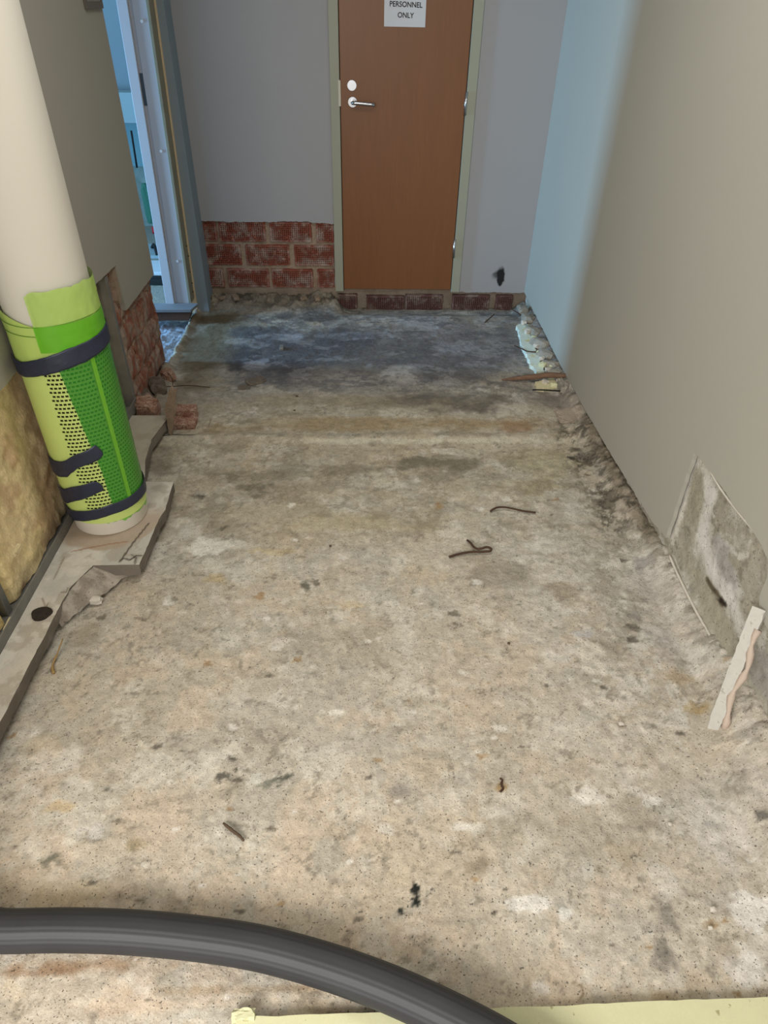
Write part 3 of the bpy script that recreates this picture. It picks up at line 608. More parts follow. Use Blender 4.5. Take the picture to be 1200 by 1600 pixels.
for (px, py, ln) in ((26,858,.05),(14,975,.06)):  # loose wool tufts
    p = onx(px, py, XL-.01)
    lump('wool_tuft', (p[0], p[1], max(.08, p[2]-.01)), (.014, ln, .014), mat('tuft', (206, 190, 150), 1, bump=1, bs=60), int(px), wl, .4, 0, 3)
# switch plate on the left wall
sw = empty('wall_switch', (XL, 3.28, 1.60)); tag(sw, 'grey wall switch near the end of the left wall', 'switch')
bm = bmesh.new(); f = XL
for a, b in (((f, 3.175, 1.535), (f+.012, 3.375, 1.556)), ((f, 3.175, 1.72), (f+.012, 3.375, 1.74)), ((f, 3.175, 1.556), (f+.012, 3.190, 1.72)), ((f, 3.36, 1.556), (f+.012, 3.375, 1.72))): box_bm(bm, a, b)
adopt(bm_obj('switch_frame', bm, mat('switch_grey', (100, 94, 86), .5)), sw); adopt(box('rocker', (f, 3.19, 1.556), (f+.008, 3.36, 1.72), mat('rocker_grey', (134, 126, 116), .4), bevel=.001), sw)

# side door frame at the opening
def lean(o, k=.0225):
    for v in o.data.vertices: v.co.x -= k*(1.56-v.co.z)
    return o
d2 = empty('door_2', (-1.1, 4.0, .09)); tag(d2, kind='structure', label='white doorless frame of the side opening lit blue')
YJ = 4.0
bm = bmesh.new()
box_bm(bm, (-1.088, YJ, .095), (-1.016, YJ+.10, 2.25)); box_bm(bm, (-1.106, YJ+.008, .095), (-1.088, YJ+.10, 2.25))
jb = adopt(lean(bm_obj('jamb', bm, M['jamb'], None, .0015)), d2)
adopt(lean(box('jamb_rebate', (-1.156, YJ-.012, .095), (-1.106, YJ+.10, 2.25), mat('rebate_paint', (186, 190, 198), .45), bevel=.002)), d2)
for z in (1.48, .923, .348, 1.9):
    x = -1.052-.0225*(1.56-z)
    sc = disc('screw_cap', (x, YJ-.002, z), 'y', .0075, .004, M['paper'], d2, 14)
adopt(lean(box('strike_plate', (-1.104, YJ+.004, 1.13), (-1.090, YJ+.0075, 1.27), mat('dark_steel', (90, 92, 96), .4, metal=.7))), d2)
adopt(box('lintel', (-1.16, 3.39, 2.20), (-1.02, 4.0, 2.6), M['paint_left']), d2)
cs = box('trim_1', (-1.020, YJ-.006, .10), (-1.004, YJ+.10, 2.6), M['casing'], bevel=.002); lean(cs); tag(cs, kind='structure', label='old casing board beside the side opening')
wr2 = prism('corner_return', [(-1.03, YJ+.09), (-.998, YJ+.09), (-.962, YB+.02), (-1.03, YB+.02)], 'z', .0, 2.6, mat('return_plaster', (206, 182, 146), .8), wl); lean(wr2)
for i, z in enumerate((.42, .36, .27, .20, .15)):
    disc('nail', (-.9985-.0225*(1.56-z), YJ+.05+.01*(i % 2), z), 'x', .003, .008, M['rust'], cs, 8)
    bpy.context.view_layer.objects.active = None
for o in [o for o in bpy.data.objects if o.name.startswith('nail')]: o.matrix_parent_inverse = Matrix.Identity(4)
th = empty('threshold', (-1.15, 3.96, .03)); tag(th, 'blue-grey painted door threshold stub at the foot of the white side frame', 'threshold')
adopt(prism('top_board', [(-1.42, 3.88), (-1.02, 3.89), (-.995, 3.995), (-1.42, 3.995)], 'z', .082, .098, M['sill'], None, .001), th)
adopt(prism('front_board', [(-1.40, .024), (-1.045, .026), (-1.02, .082), (-1.40, .082)], 'y', 3.90, 3.98, M['sill_brown'], None, .001), th)
# crumpled sheeting in the gap of the opening
x_ = np.linspace(-1.34, -1.03, 60); y_ = np.linspace(3.30, 4.02, 110); XX, YY = np.meshgrid(x_, y_)
ZZ = -.03+.028*fbm(XX, YY, 14, 5, 3, .6)+.01*np.abs(fbm(XX, YY, 40, 3, 4))
sh = grid('crumpled_sheet', np.stack([XX, YY, ZZ], -1), None, M['foil'], None, smooth=False)
tag(sh, 'crumpled grey sheeting in the floor gap of the side opening, lit blue', 'sheeting')

# next room seen through the opening
box('wall_far', (-3.6, 6.3, -.1), (-.9, 6.4, 2.6), M['nextwall']).__setitem__('kind', 'structure')
box('wall_side', (-3.6, 2.2, -.1), (-3.5, 6.3, 2.6), M['nextwall']).__setitem__('kind', 'structure')
box('wall_near', (-3.6, 2.1, -.1), (-1.2, 2.2, 2.6), M['nextwall']).__setitem__('kind', 'structure')
box('wall_inner', (-1.06, 4.10, -.1), (-.96, 6.3, 2.6), M['nextwall']).__setitem__('kind', 'structure')
f2 = box('floor_side', (-3.6, 2.1, -.14), (-1.30, 6.3, -.045), M['rubble']); f2['kind'] = 'structure'
f3 = box('floor_far', (-1.30, 4.10, -.14), (-.96, 6.3, -.045), M['rubble']); f3['kind'] = 'structure'
wc = box('wall_cupboard', (-2.5, 6.1, .95), (-1.5, 6.298, 1.25), M['nextpanel'], bevel=.004)
p0, p1 = ony(190,145,6.1), ony(200,193,6.1)
for v in wc.data.vertices: pass
bpy.data.objects.remove(wc)
t = empty('wall_cupboard', (-1.95, 6.29, p1[2])); tag(t, 'pale blue-lit box unit on the far wall of the next room, upper of two', 'unit')
adopt(box('carcass', (-2.5, 6.12, p1[2]), (-1.5, 6.298, p0[2]), M['nextpanel'], bevel=.003), t)
p2 = ony(215,262,6.2)
t = empty('wall_panel', (-1.95, 6.29, p2[2])); tag(t, 'teal flat panel below the box unit in the next room', 'panel')  # teal is the board's own base colour
adopt(box('board', (-2.5, 6.24, p2[2]), (-1.5, 6.298, p1[2]-.004), M['nextteal'], bevel=.003), t)
a = ony(205,204,6.1); b = ony(214,262,6.1)
o = tube('wall_cable', [a, b], .008, M['dark']); tag(o, 'thin dark cable hanging beside the teal panel in the next room', 'cable')
box('rendered_dado', (-3.4, 6.27, -.045), (-1.06, 6.298, p2[2]), M['nextgrey'], bpy.data.objects['wall_far'])
for k, (px, py, sx_, sy_, sz_, m_, lb) in enumerate((
    (252,392,.16,.16,.03,'nextpanel','blue-lit white board lying on next room floor, farther one'),
    (255,418,.22,.14,.03,'paper','bright white board lying on next room floor, nearer one'))):
    p = onz(px, py, -.03); o = box('floor_board', (p[0]-sx_, p[1]-sy_, -.045), (p[0]+sx_, p[1]+sy_, -.02), M[m_], bevel=.004)
    tag(o, lb, 'board')
p = onz(252,437,-.02)
for k, dz in enumerate((0, .035)):
    o = box('dark_batten', (p[0]-.3, p[1]-.05+.07*k, -.045+dz*0), (p[0]+.3, p[1]-.01+.07*k, -.01), M['dark'], bevel=.003)
    tag(o, ('dark batten on the next room floor, nearer of two' if k == 0 else 'dark batten on the next room floor, farther of two'), 'batten')
p = ony(236,320,6.2); o = lump('green_cloth', (p[0]-.02, 6.18, .0), (.07, .05, .32), M['green_cloth'], 3); tag(o, 'small green cloth hanging low on the far wall of the next room', 'cloth')
p = onz(243,362,-.03); o = lump('red_scrap', (p[0], p[1], -.045), (.05, .05, .06), M['red'], 4); tag(o, 'small red scrap on the next room floor', 'scrap')
p = onz(243,395,-.03); o = tube('cable_scrap', smoothline([(p[0]-.05, p[1]+.1, -.02), (p[0], p[1], .03), (p[0]+.04, p[1]-.1, -.02)], 5), .012, M['dark']); tag(o, 'dark looped cable scrap between the boards in the next room', 'cable')
cl = box('ceiling', (-3.6, -1.5, 2.6), (1.2, 6.4, 2.7), M['white']); cl['kind'] = 'structure'

# ================================================================== STRIP OF SCREED BY THE LEFT WALL
rows = [(-1.5,-1.04,-.946),(.3,-1.04,-.946),(1.0,-1.04,-.945),(1.40,-1.04,-.941),(1.55,-1.04,-.936),(1.60,-1.04,-.918),(1.655,-1.04,-.897),(1.657,-1.04,-.745),
        (1.75,-1.04,-.742),(1.9,-1.04,-.738),(1.96,-1.04,-.728),(2.05,-1.04,-.733),(2.138,-1.04,-.737),(2.14,-1.04,-.85),(2.3,-1.04,-.888),(2.45,-1.04,-.900),(2.66,-1.04,-.872)]
fine = []
for (y0, i0, o0), (y1, i1, o1) in zip(rows[:-1], rows[1:]):
    n = max(1, int((y1-y0)/.005)) if y0 > .3 else 4
    for j in range(n):
        t = j/n; fine.append((y0+(y1-y0)*t, i0, o0+(o1-o0)*t))
fine.append(rows[-1]); fine = np.array(fine)
NC = 60; t_ = np.linspace(0, 1, NC)
XX = fine[:, 1:2]+(fine[:, 2:3]-fine[:, 1:2])*t_[None, :]; YY = np.repeat(fine[:, 0:1], NC, 1)
XX = XX+.0025*fbm(YY, XX, 30, 4, 2)*(t_[None, :] > .99)
ZT = .075+.0012*fbm(XX, YY, 14, 4, 2)
Q = Paint(XX, YY, (188, 180, 166))
Q.cover(.6*sstep(-.05, .3, fbm(XX, YY, 7, 5, 1)), (172, 168, 158)); Q.cover(.5*sstep(.1, .3, fbm(XX, YY, 14, 5, 2)), (204, 198, 186)); Q.cover(.5*sstep(.12, .3, fbm(XX, YY, 18, 5, 3)), (150, 140, 124))
dc = np.hypot(XX+.916, YY-1.934)
Q.cover(.85*sstep(.205, .19, dc+.03*fbm(XX, YY, 12, 4, 1))*sstep(2.0, 1.9, YY), (164, 146, 126))
Q.cover(.6*sstep(2.1, 2.3, YY), (150, 142, 124))
z75 = lambda px, py: tuple(onz(px, py, .075)[:2])
Q.line([z75(187,878), z75(208,848), z75(232,818)], .0045, (70, 60, 50), .9)
Q.line([z75(192,872), z75(203,875), z75(212,868), z75(222,868)], .0045, (60, 52, 44), .9)
Q.line([z75(210,882), z75(213,872), z75(205,866)], .004, (70, 62, 52), .8)
Q.line([z75(75,942), z75(72,950), z75(66,935)], .004, (120, 108, 92), .6)
Q.line([z75(100,870), z75(96,880), z75(84,905)], .003, (120, 104, 84), .6)
Q.line([z75(112,862), z75(140,856), z75(170,850), z75(200,846)], .004, (140, 92, 66), .7)
Q.line([z75(106,918), z75(104,925), z75(96,925)], .003, (110, 100, 84), .7)
st = empty('screed_strip', (-.99, 1.5, .02)); tag(st, 'pale raised screed strip along the left wall, its edge broken beside the column', 'screed strip')
top = grid('top_layer', np.stack([XX, YY, ZT], -1), Q.C, M['strip'], None); adopt(top, st)
e = [(XX[i, -1], YY[i, -1], ZT[i, -1]) for i in range(len(fine))]
V = []; C_ = []; Fc = []; NS = 5
for i, p in enumerate(e):
    for j in range(NS):
        w = j/(NS-1); V.append((p[0]-.004*w+.003*fbm(np.array(p[1]*30), np.array(w*3.), 1, 3, 1), p[1]+.002*fbm(np.array(p[1]*30), np.array(w*3.), 1, 3, 2), p[2]-w*.048))
        g = 118+18*float(fbm(np.array(p[1]*8), np.array(w), 1, 3, 3)); C_.append((g, g*.93, g*.84))
for i in range(len(e)-1):
    for j in range(NS-1): Fc.append((i*NS+j, i*NS+j+1, (i+1)*NS+j+1, (i+1)*NS+j))
adopt(from_py('broken_side', V, Fc, M['strip'], None, C_), st)
adopt(prism('underside', [(-1.04, -1.5), (-.952, -1.5), (-.948, 1.40), (-.942, 1.55), (-.905, 1.655), (-.75, 1.66), (-.745, 2.135), (-.86, 2.14), (-.905, 2.45), (-.885, 2.69), (-1.04, 2.69)][::-1], 'z', .027, .030, M['rubble_dark'], None), st)
adopt(prism('bedding', [(-1.04, -1.5), (-.975, -1.5), (-.975, 1.5), (-.94, 1.7), (-.79, 1.72), (-.785, 2.09), (-.90, 2.12), (-.93, 2.45), (-.92, 2.68), (-1.04, 2.68)][::-1], 'z', -.005, .029, M['rubble_dark'], None), st)
# black plug let into the strip
pc = onz(65, 960, .075); bm = bmesh.new(); bmesh.ops.create_cone(bm, cap_ends=True, segments=22, radius1=.030, radius2=.030, depth=.012)
for v in bm.verts: v.co.x *= 1+.12*math.sin(v.co.y*90); v.co += Vector((pc[0], pc[1], .0735)); 
for v in bm.verts: v.co.y = pc[1]+(v.co.y-pc[1])*.95
o = bm_obj('pipe_plug', bm, M['plug']); tag(o, 'round black plug set in the pale screed strip by the left wall', 'plug')
# crumbled slope in the notch of the strip
y_ = np.linspace(1.44, 1.68, 40); t_ = np.linspace(0, 1, 34); 
YY = np.repeat(y_[:, None], 34, 1); xo = np.interp(y_, [1.44, 1.55, 1.655, 1.68], [-.945, -.938, -.90, -.85]); wd = np.interp(y_, [1.44, 1.50, 1.58, 1.64, 1.68], [.004, .035, .075, .085, .08])
XX = xo[:, None]-.012+(wd[:, None]+.012)*t_[None, :]; XX += .004*fbm(XX, YY, 40, 3, 2)
ZZ = .074-.060*t_[None, :]**1.4+.012*fbm(XX, YY, 30, 5, 1)*sstep(0, .2, t_)[None, :]
Q = Paint(XX, YY, (160, 150, 136)); Q.cover(.6*sstep(0, .3, fbm(XX, YY, 30, 5, 3)), (120, 110, 98))
adopt(grid('crumbled_edge', np.stack([XX, YY, ZZ], -1), Q.C, M['masonry'], None), st)
for k, (px, py, s, m_, lb, ct) in enumerate(((157,921,.022,'foam','cream foam chip in the broken notch of the screed strip','foam chip'),
      (150,936,.030,'plasterbit','pale flake below the broken notch of the screed strip','flake'),
      (172,902,.018,'plasterbit','small pale crumb under the overhanging corner of the screed strip','crumb'))):
    p = onz(px, py, .02); o = lump('foam_chip' if m_ == 'foam' else 'plaster_flake', (p[0], p[1], .006), (s*1.3, s, s*.7), M[m_], 20+k); tag(o, lb, ct)
p0 = onz(98,1000,.02); p1 = onz(83,1052,.0)
o = tube('peeling_strip', smoothline([tuple(onz(98,998,.035)), tuple(onz(90,1020,.02)), tuple(onz(82,1040,.006)), tuple(onz(84,1052,.004))], 5), [.002]*6+[.003]*5+[.005]*5, mat('ochre_strip', (150, 122, 76), .8), None, 6)
tag(o, 'curling ochre sliver hanging from the side of the screed strip', 'sliver')

# ================================================================== COLUMN WITH GREEN SLEEVE
CX, CY, CR = -.916, 1.934, .126
def onc(px, py, R=.13):
    r_ = ray(px, py); a = r_[0]**2+r_[1]**2; b = -2*(r_[0]*CX+r_[1]*CY); c = CX*CX+CY*CY-R*R
    D = max(b*b-4*a*c, 0); t = (-b-D**.5)/(2*a); p = CP+r_*t; return math.atan2(p[1]-CY, p[0]-CX), p[2]
def cyl_patch(name, R0, phis, zlo, zhi, m, parent, nz=12, wr_=.0, seed=0, thick=0, sm=True):
    """sheet bent round the column; zlo/zhi are arrays over phis"""
    ph = np.asarray(phis); zlo = np.asarray(zlo); zhi = np.asarray(zhi); t = np.linspace(0, 1, nz)[:, None]
    ZZ = zlo[None, :]*(1-t)+zhi[None, :]*t; PH = np.repeat(ph[None, :], nz, 0)
    RR = R0+wr_*fbm(PH*4, ZZ*22, 1, 4, seed)+0*ZZ
    P_ = np.stack([CX+RR*np.cos(PH), CY+RR*np.sin(PH), ZZ], -1)
    o = grid(name, P_, None, m, None, smooth=sm); adopt(o, parent)
    if thick:
        md = o.modifiers.new('s', 'SOLIDIFY'); md.thickness = thick; md.offset = 1
    return o
cm = empty('column', (CX, CY, .075)); tag(cm, 'round cream column wrapped in lime green mesh sleeve near the left wall', 'column')
ph = np.linspace(0, 2*math.pi, 73); Vp = []; Fc = []
for z in (.076, .080, 2.6):
    for a_ in ph[:-1]:
        rr = CR-(.003 if z < .078 else 0); Vp.append((CX+rr*math.cos(a_), CY+rr*math.sin(a_), z))
for j in range(2):
    for i in range(72): Fc.append((j*72+i, j*72+(i+1) % 72, (j+1)*72+(i+1) % 72, (j+1)*72+i))
Fc.append(tuple(range(72))[::-1])
adopt(from_py('shaft', Vp, Fc, M['column'], None, smooth=True), cm)
# lime sleeve with real slots
sl_ = empty('mesh_sleeve', (CX, CY, .13)); sl_.parent = cm; sl_.matrix_parent_inverse = Matrix.Translation(-cm.location)
def adopt2(o): o.parent = sl_; o.matrix_parent_inverse = Matrix.Translation(-Vector(sl_.location)); return o
RS = .132; z0, z1 = .135, .80; rowh = .0136; nrow = int((z1-z0)/rowh)
V = []; Fc = []
a0, a1 = -97, 12; cw = 5.3          # degrees per slot cell
def addq(pa, pb, za, zb, R=RS):
    n = len(V)
    for (a_, z) in ((pa, za), (pb, za), (pb, zb), (pa, zb)):
        V.append((CX+R*math.cos(math.radians(a_)), CY+R*math.sin(math.radians(a_)), z))
    Fc.append((n, n+1, n+2, n+3))
def seg(pa, pb, za, zb):
    k = max(1, int(abs(pb-pa)/4)); 
    for i in range(k): addq(pa+(pb-pa)*i/k, pa+(pb-pa)*(i+1)/k, za, zb)
seg(-150, a0, z0, z1); seg(a1, 90, z0, z1)
zs0 = .195; 
seg(a0, a1, z0, zs0); nr = int((z1-.02-zs0)/rowh); seg(a0, a1, zs0+nr*rowh, z1)
for j in range(nr):
    za = zs0+j*rowh; zb = za+rowh; h0 = za+rowh*.25; h1 = zb-rowh*.25
    seg(a0, a1, za, h0); seg(a0, a1, h1, zb)
    off = (j % 2)*cw*.5; cuts = []; a_ = a0+off*.9+.5
    while a_+cw*.72 < a1-1:
        if not (-36.5 < a_+cw*.36 < -29.5): cuts.append((a_, a_+cw*.72))
        a_ += cw
    p = a0
    for (c0, c1) in cuts:
        seg(p, c0, h0, h1); p = c1
    seg(p, a1, h0, h1)
sv = from_py('slotted_mesh', V, Fc, M['lime'], None); adopt(sv, cm); bpy.data.objects.remove(sl_)
md = sv.modifiers.new('s', 'SOLIDIFY'); md.thickness = .0012; md.offset = 1
pa = np.radians(np.linspace(-150, 90, 60))
cyl_patch('slot_shade_sheet', .1285, pa, 0*pa+.15, 0*pa+.79, mat('slot_shade', (44, 46, 20), .9), cm, 3)  # added dark sheet behind the slots, stands in for the shade inside them
# green translucent film over the right side
k1 = [onc(*p)[0] for p in ((95,580),(160,740),(175,780))]
n = 50; t = np.linspace(0, 1, 40); zz_ = .17+(.80-.17)*t
le = np.interp(zz_, [.2, .34, .70, .80], [math.radians(-60), math.radians(-62), math.radians(-76), math.radians(-78)])
ZZ = np.repeat(zz_[:, None], n, 1); s_ = np.linspace(0, 1, n)[None, :]; PH = le[:, None]+(math.radians(95)-le[:, None])*s_+.012*fbm(ZZ*20, ZZ*0, 1, 3, 1)*(s_ < .02)
RR = .1355+.0012*fbm(PH*6, ZZ*18, 1, 3, 2)
adopt(grid('green_film', np.stack([CX+RR*np.cos(PH), CY+RR*np.sin(PH), ZZ], -1), None, M['film'], None), cm)
pq = np.radians(np.linspace(-36.5, -30.5, 5)); cyl_patch('seam_rib', .1372, pq, 0*pq+.21, 0*pq+.73, film('seam_film', (120, 190, 50), .7), cm, 4)
# pale film taped round the top and left
pz = np.radians(np.linspace(-90, 90, 70)); zb_ = 0*pz+.755; zt_ = .938+.006*fbm(np.degrees(pz)*.08, pz*0, 1, 4, 3)-.01*sstep(math.radians(-80), math.radians(-90), pz)
zb_ = zb_+0; cyl_patch('upper_film', .1365, pz, zb_, zt_, M['film_pale'], cm, 26, .0035, 4)
pz = np.radians(np.linspace(-150, 60, 70)); zt2 = np.interp(np.degrees(pz), [-150, -134, -84, 60], [.885, .872, .835, .82])
cyl_patch('lower_film', .1348, pz, np.interp(np.degrees(pz), [-150, -60, 60], [.70, .755, .78]), zt2, film('lime_film', (190, 214, 112), .88, .4), cm, 18, .0025, 5)
pz = np.radians(np.linspace(-90, 90, 60)); cyl_patch('film_overlap', .1395, pz, 0*pz+.765, .842+0*pz, film('green_film_overlap', (104, 186, 34), .75, .3), cm, 10, .002, 6)
pz = np.radians(np.linspace(-75, 60, 50)); cyl_patch('lower_green_tail', .1300, pz, .128+.012*fbm(np.degrees(pz)*.1, pz*0, 1, 3, 2)-.02*sstep(-.4, .6, pz), .19+0*pz, film('tail_film', (120, 190, 60), .8, .4), cm, 6, .001, 3)
for z in (.842, .815):
    pz = np.linspace(math.radians(-150), math.radians(20), 50)
    adopt(tube('film_crease', [(CX+.1378*math.cos(q), CY+.1378*math.sin(q), z-.002*math.sin(q*3)) for q in pz], .0010, mat('crease', (84, 130, 30), .5), None, 5), cm)
def tape_(name, plist, w, R0, seed, end=True):
    ph_, zt3, zb3 = plist
    q = np.radians(np.linspace(ph_[0], ph_[-1], 60)); a_ = np.interp(np.degrees(q), ph_, zb3); b_ = np.interp(np.degrees(q), ph_, zt3)
    wob = .0022*fbm(np.degrees(q)*.15, q*0, 1, 4, seed)
    return cyl_patch(name, R0, q, a_+wob, b_-wob*.7, M['tape'], cm, 9, .0020, seed, .001)
tape_('navy_tape', ([-152, -125, -60, 5, 22, 95], [.735, .728, .772, .790, .79, .79], [.680, .680, .716, .738, .735, .735]), 0, .1410, 1)
tape_('navy_tape', ([-150, -128, -110, -90, -70, -60, -54], [.385, .380, .390, .418, .436, .448, .418], [.315, .318, .330, .372, .386, .392, .404]), 0, .1385, 2)
tape_('navy_tape', ([-150, -129, -110, -90, -76, -70, -66], [.264, .266, .290, .305, .315, .308, .292], [.202, .206, .232, .250, .266, .270, .276]), 0, .1385, 3)
tape_('navy_tape', ([-152, -127, -65, 0, 22, 95], [.184, .180, .212, .214, .214, .214], [.134, .136, .172, .172, .170, .17]), 0, .1390, 4)

# ================================================================== HOSE
top_e = [(0,1427),(100,1426),(200,1429),(300,1438),(400,1453),(500,1477),(600,1510),(700,1553),(795,1602)]
bot_e = [(0,1481),(100,1482),(200,1485),(300,1493),(400,1508),(500,1533),(600,1574),(665,1602)]
pts = [np.array((-1.04, .585, .124)), np.array((-.955, .59, .119)), np.array((-.87, .588, .074)), np.array((-.81, .584, .046))]+[onz(p[0], p[1]+27+(.0 if i < 5 else (i-4)*2.2), (.041, .041, .041, .041, .041, .044, .052, .062, .064)[i]) for i, p in enumerate(top_e)]
pts += [onz(850,1680,.064), onz(960,1775,.05), onz(1060,1880,.041)]
ribs = [1+(.007 if (k // 2) % 2 == 0 else -.007)*(1 if (k // 8) % 3 != 1 else .3) for k in range(96)]
hz_ = tube('rubber_hose', smoothline([tuple(p) for p in pts], 10), .0405, M['hose'], None, 96, True, ribs)
tag(hz_, 'thick black ribbed rubber hose curving across the near floor', 'hose')

# yellow foam strip in front
p0 = onz(380,1592,.012); p1 = onz(1200,1561,.012)
sl = (p1[1]-p0[1])/(p1[0]-p0[0])
q = [(-.245, p0[1]), (1.02, p0[1]+sl*(1.02-p0[0])), (1.02, p0[1]+sl*(1.02-p0[0])-.040), (-.245, p0[1]-.052)]
o = prism('foam_strip', jag(q, .02, .0010, 2), 'z', .004, .022, M['foam_y'], None, 0); tag(o, 'long pale yellow foam strip across the near end of the floor', 'foam strip')
for v in o.data.vertices: pass
p = onz(388,1590,.02); o = lump('foam_crumb', (p[0]-.01, p[1]+.004, .004), (.045, .022, .022), M['foam_y'], 9, rough=.35, sub=3); tag(o, 'torn yellow foam crumb at the left end of the long foam strip', 'foam crumb')

# ================================================================== LEANING BATTEN (RIGHT)
a = np.array(onz(1112,1145,.0)); b = np.array(onx(1186,952,XR-.012))
bt = empty('plaster_batten', (a[0], a[1], 0)); tag(bt, 'white plaster-spattered batten leaning from the floor against the right wall', 'batten')
d_ = Vector(b-a); L_ = d_.length; d_.normalize(); side = Vector((.55, -.83, 0)); side -= d_*side.dot(d_); side.normalize(); nn = d_.cross(side)
n = 26; V = []; Fc = []; rr_ = random.Random(2)
for i in range(n):
    t = i/(n-1); c = Vector(a)+d_*L_*t+Vector((0, 0, .004))
    w = .0165*(1-.25*max(0, .12-t)/.12)
    for (u, v) in ((-w, -.006), (w, -.006), (w, .006), (-w, .006)):
        V.append(c+side*(u+rr_.uniform(-.0012, .0012))+nn*(v+rr_.uniform(-.0006, .0006)))
for i in range(n-1):
    for k in range(4): Fc.append((i*4+k, i*4+(k+1) % 4, i*4+4+(k+1) % 4, i*4+4+k))
Fc += [(3, 2, 1, 0), tuple(4*(n-1)+k for k in range(4))]
adopt(from_py('strip', V, Fc, mat('spattered_white', (184, 180, 170), .8, n1=.06, s1=60, second=(150, 146, 134), sec_scale=60, sec_lo=.60, sec_hi=.66, bump=.5, bs=120)), bt)
fl_ = [Vector(a)+d_*L_*t+side*(.020+.006*math.sin(t*14))-nn*.004 for t in np.linspace(.08, .86, 14)]
adopt(tube('plaster_crust', [tuple(p) for p in fl_], [.008+.003*math.sin(i*2.1) for i in range(14)], mat('pinkish_crust', (184, 166, 150), .9, bump=.6, bs=90), None, 7), bt)

# ================================================================== SMALL THINGS ON THE FLOOR
ORD = ['first', 'second', 'third', 'fourth', 'fifth', 'sixth', 'seventh', 'eighth', 'ninth', 'tenth', 'eleventh', 'twelfth', 'thirteenth']
def fp(px, py, z=.006): return tuple(onz(px, py, z))
o = tube('bent_wire', smoothline([fp(766,799,.008), fp(770,796,.012), fp(777,793,.014), fp(788,792.5,.014), fp(802,795,.012), fp(818,798.5,.010), fp(837,801,.010)], 5), .0038, M['rust']); tag(o, 'single curved rusty nail on the floor, farther of the two rusty pieces', 'nail')
o = tube('rusty_wire', smoothline([fp(702,870,.008), fp(716,866,.009), fp(735,862.5,.010), (*fp(757,862,.012),), fp(766,861,.014), fp(767,857,.018), fp(760,855,.022), fp(748,858,.018), fp(741,855,.016), fp(735,848,.012), fp(730,844,.010)], 5), .0042, M['rust']); tag(o, 'twisted rusty nail folded into a hook on the middle of the floor', 'nail')
o = tube('twig', smoothline([fp(349,1286,.008), fp(357,1293,.010), fp(366,1300,.009), fp(374,1306,.008), fp(381,1314,.006)], 4), [.0025, .003, .0035, .004, .004, .0045, .0045, .004, .004, .0045, .0035, .004, .004, .0035, .003, .003, .0025], M['twig']); tag(o, 'short brown twig lying on the near floor above the hose', 'twig')
o = tube('rusty_staple', smoothline([fp(781,1216,.012), fp(785,1219,.010), fp(783,1225,.006), fp(786,1232,.005), fp(782,1237,.005)], 4), .0028, M['rust']); tag(o, 'tiny rusty staple on an ochre spot right of the round grey stain', 'staple')
o = box('metal_clip', (fp(437,548)[0]-.002, fp(437,548)[1], .006), (fp(437,548)[0]+.022, fp(437,548)[1]+.05, .022), M['galv'], bevel=.003); tag(o, 'small pale metal clip standing in the dark grey stain on the far floor', 'clip')
p = fp(400,597); o = lump('debris_flake', (p[0], p[1], .005), (.10, .07, .014), M['rubble_dark'], 31, rough=.35, rot=.5); tag(o, 'dark flat debris flake in front of the grey stain on the far floor', 'debris')
p = fp(392,601); o = lump('debris_flake', (p[0]-.03, p[1]-.035, .005), (.06, .05, .010), M['rubble_dark'], 33, rough=.35, rot=.2); tag(o, 'smaller dark debris flake just left of the bigger one', 'debris')
o = tube('dark_wire', smoothline([fp(240,603,.03), fp(266,604,.03), fp(285,602.5,.02), fp(305,603,.014), fp(328,605,.010)], 5), .0022, M['rust']); tag(o, 'thin dark wire reaching from the left wall foot over the far floor', 'wire')
o = tube('wire_loop', smoothline([fp(266,612,.02), fp(270,600,.05), fp(268,590,.07), fp(262,582,.05)], 5), .0018, M['rust']); tag(o, 'thin wire arching up beside the bare brick wall end', 'wire')
# splinter, wires and foam by the right wall
o = tube('wood_splinter', smoothline([fp(784,593,.012), fp(800,592,.024), fp(822,590,.034), fp(840,588,.042), fp(858,586,.05), fp(884,588,.05)], 5), [.003+.012*math.sin(min(1, i/14)*1.57) for i in range(26)], M['wood'], None, 8); tag(o, 'brown split piece of wood lying across the pale foam by the right wall', 'wood splinter')
o = tube('iron_pin', [fp(832,609,.020), fp(850,609.5,.026), fp(876,611,.030)], .004, M['dark']); tag(o, 'short black iron pin lying in front of the brown wood splinter', 'pin')
o = tube('wire_piece', smoothline([fp(804,540,.020), fp(815,545,.034), fp(825,549,.04), fp(838,550,.035)], 5), .0035, M['rust']); tag(o, 'dark curved wire lying over the middle of the pale foam strip', 'wire')
o = tube('wire_piece', smoothline([fp(796,472,.05), fp(799,482,.04), fp(808,488,.03), fp(818,496,.02)], 5), .003, M['rust']); tag(o, 'dark curved wire in the far right corner', 'wire')
o = tube('twig', smoothline([fp(757,504,.008), fp(764,498,.012), fp(772,491,.014)], 4), .0035, M['twig']); tag(o, 'short dark stick on the far floor near the right corner', 'stick')
V = [onz(*p, .016) for p in ((806,512),(818,508),(826,520),(834,545),(842,565),(850,583),(838,584),(830,575),(820,553),(812,530))]
o = prism('foam_offcut', jag([(p[0], p[1]) for p in V], .012, .006, 6), 'z', .004, .03, M['foam'], None); tag(o, 'long pale blue-white foam offcut beside the right wall', 'foam offcut')
V = [onz(*p, .016) for p in ((836,598),(858,592),(880,588),(886,596),(874,606),(850,610),(838,608))]
o = prism('foam_offcut', jag([(p[0], p[1]) for p in V], .010, .006, 7), 'z', .006, .022, mat('cream_foam', (210, 200, 160), .85, n1=.1, s1=30, bump=.5, bs=90), None); tag(o, 'short cream foam offcut under the wood splinter', 'foam offcut')
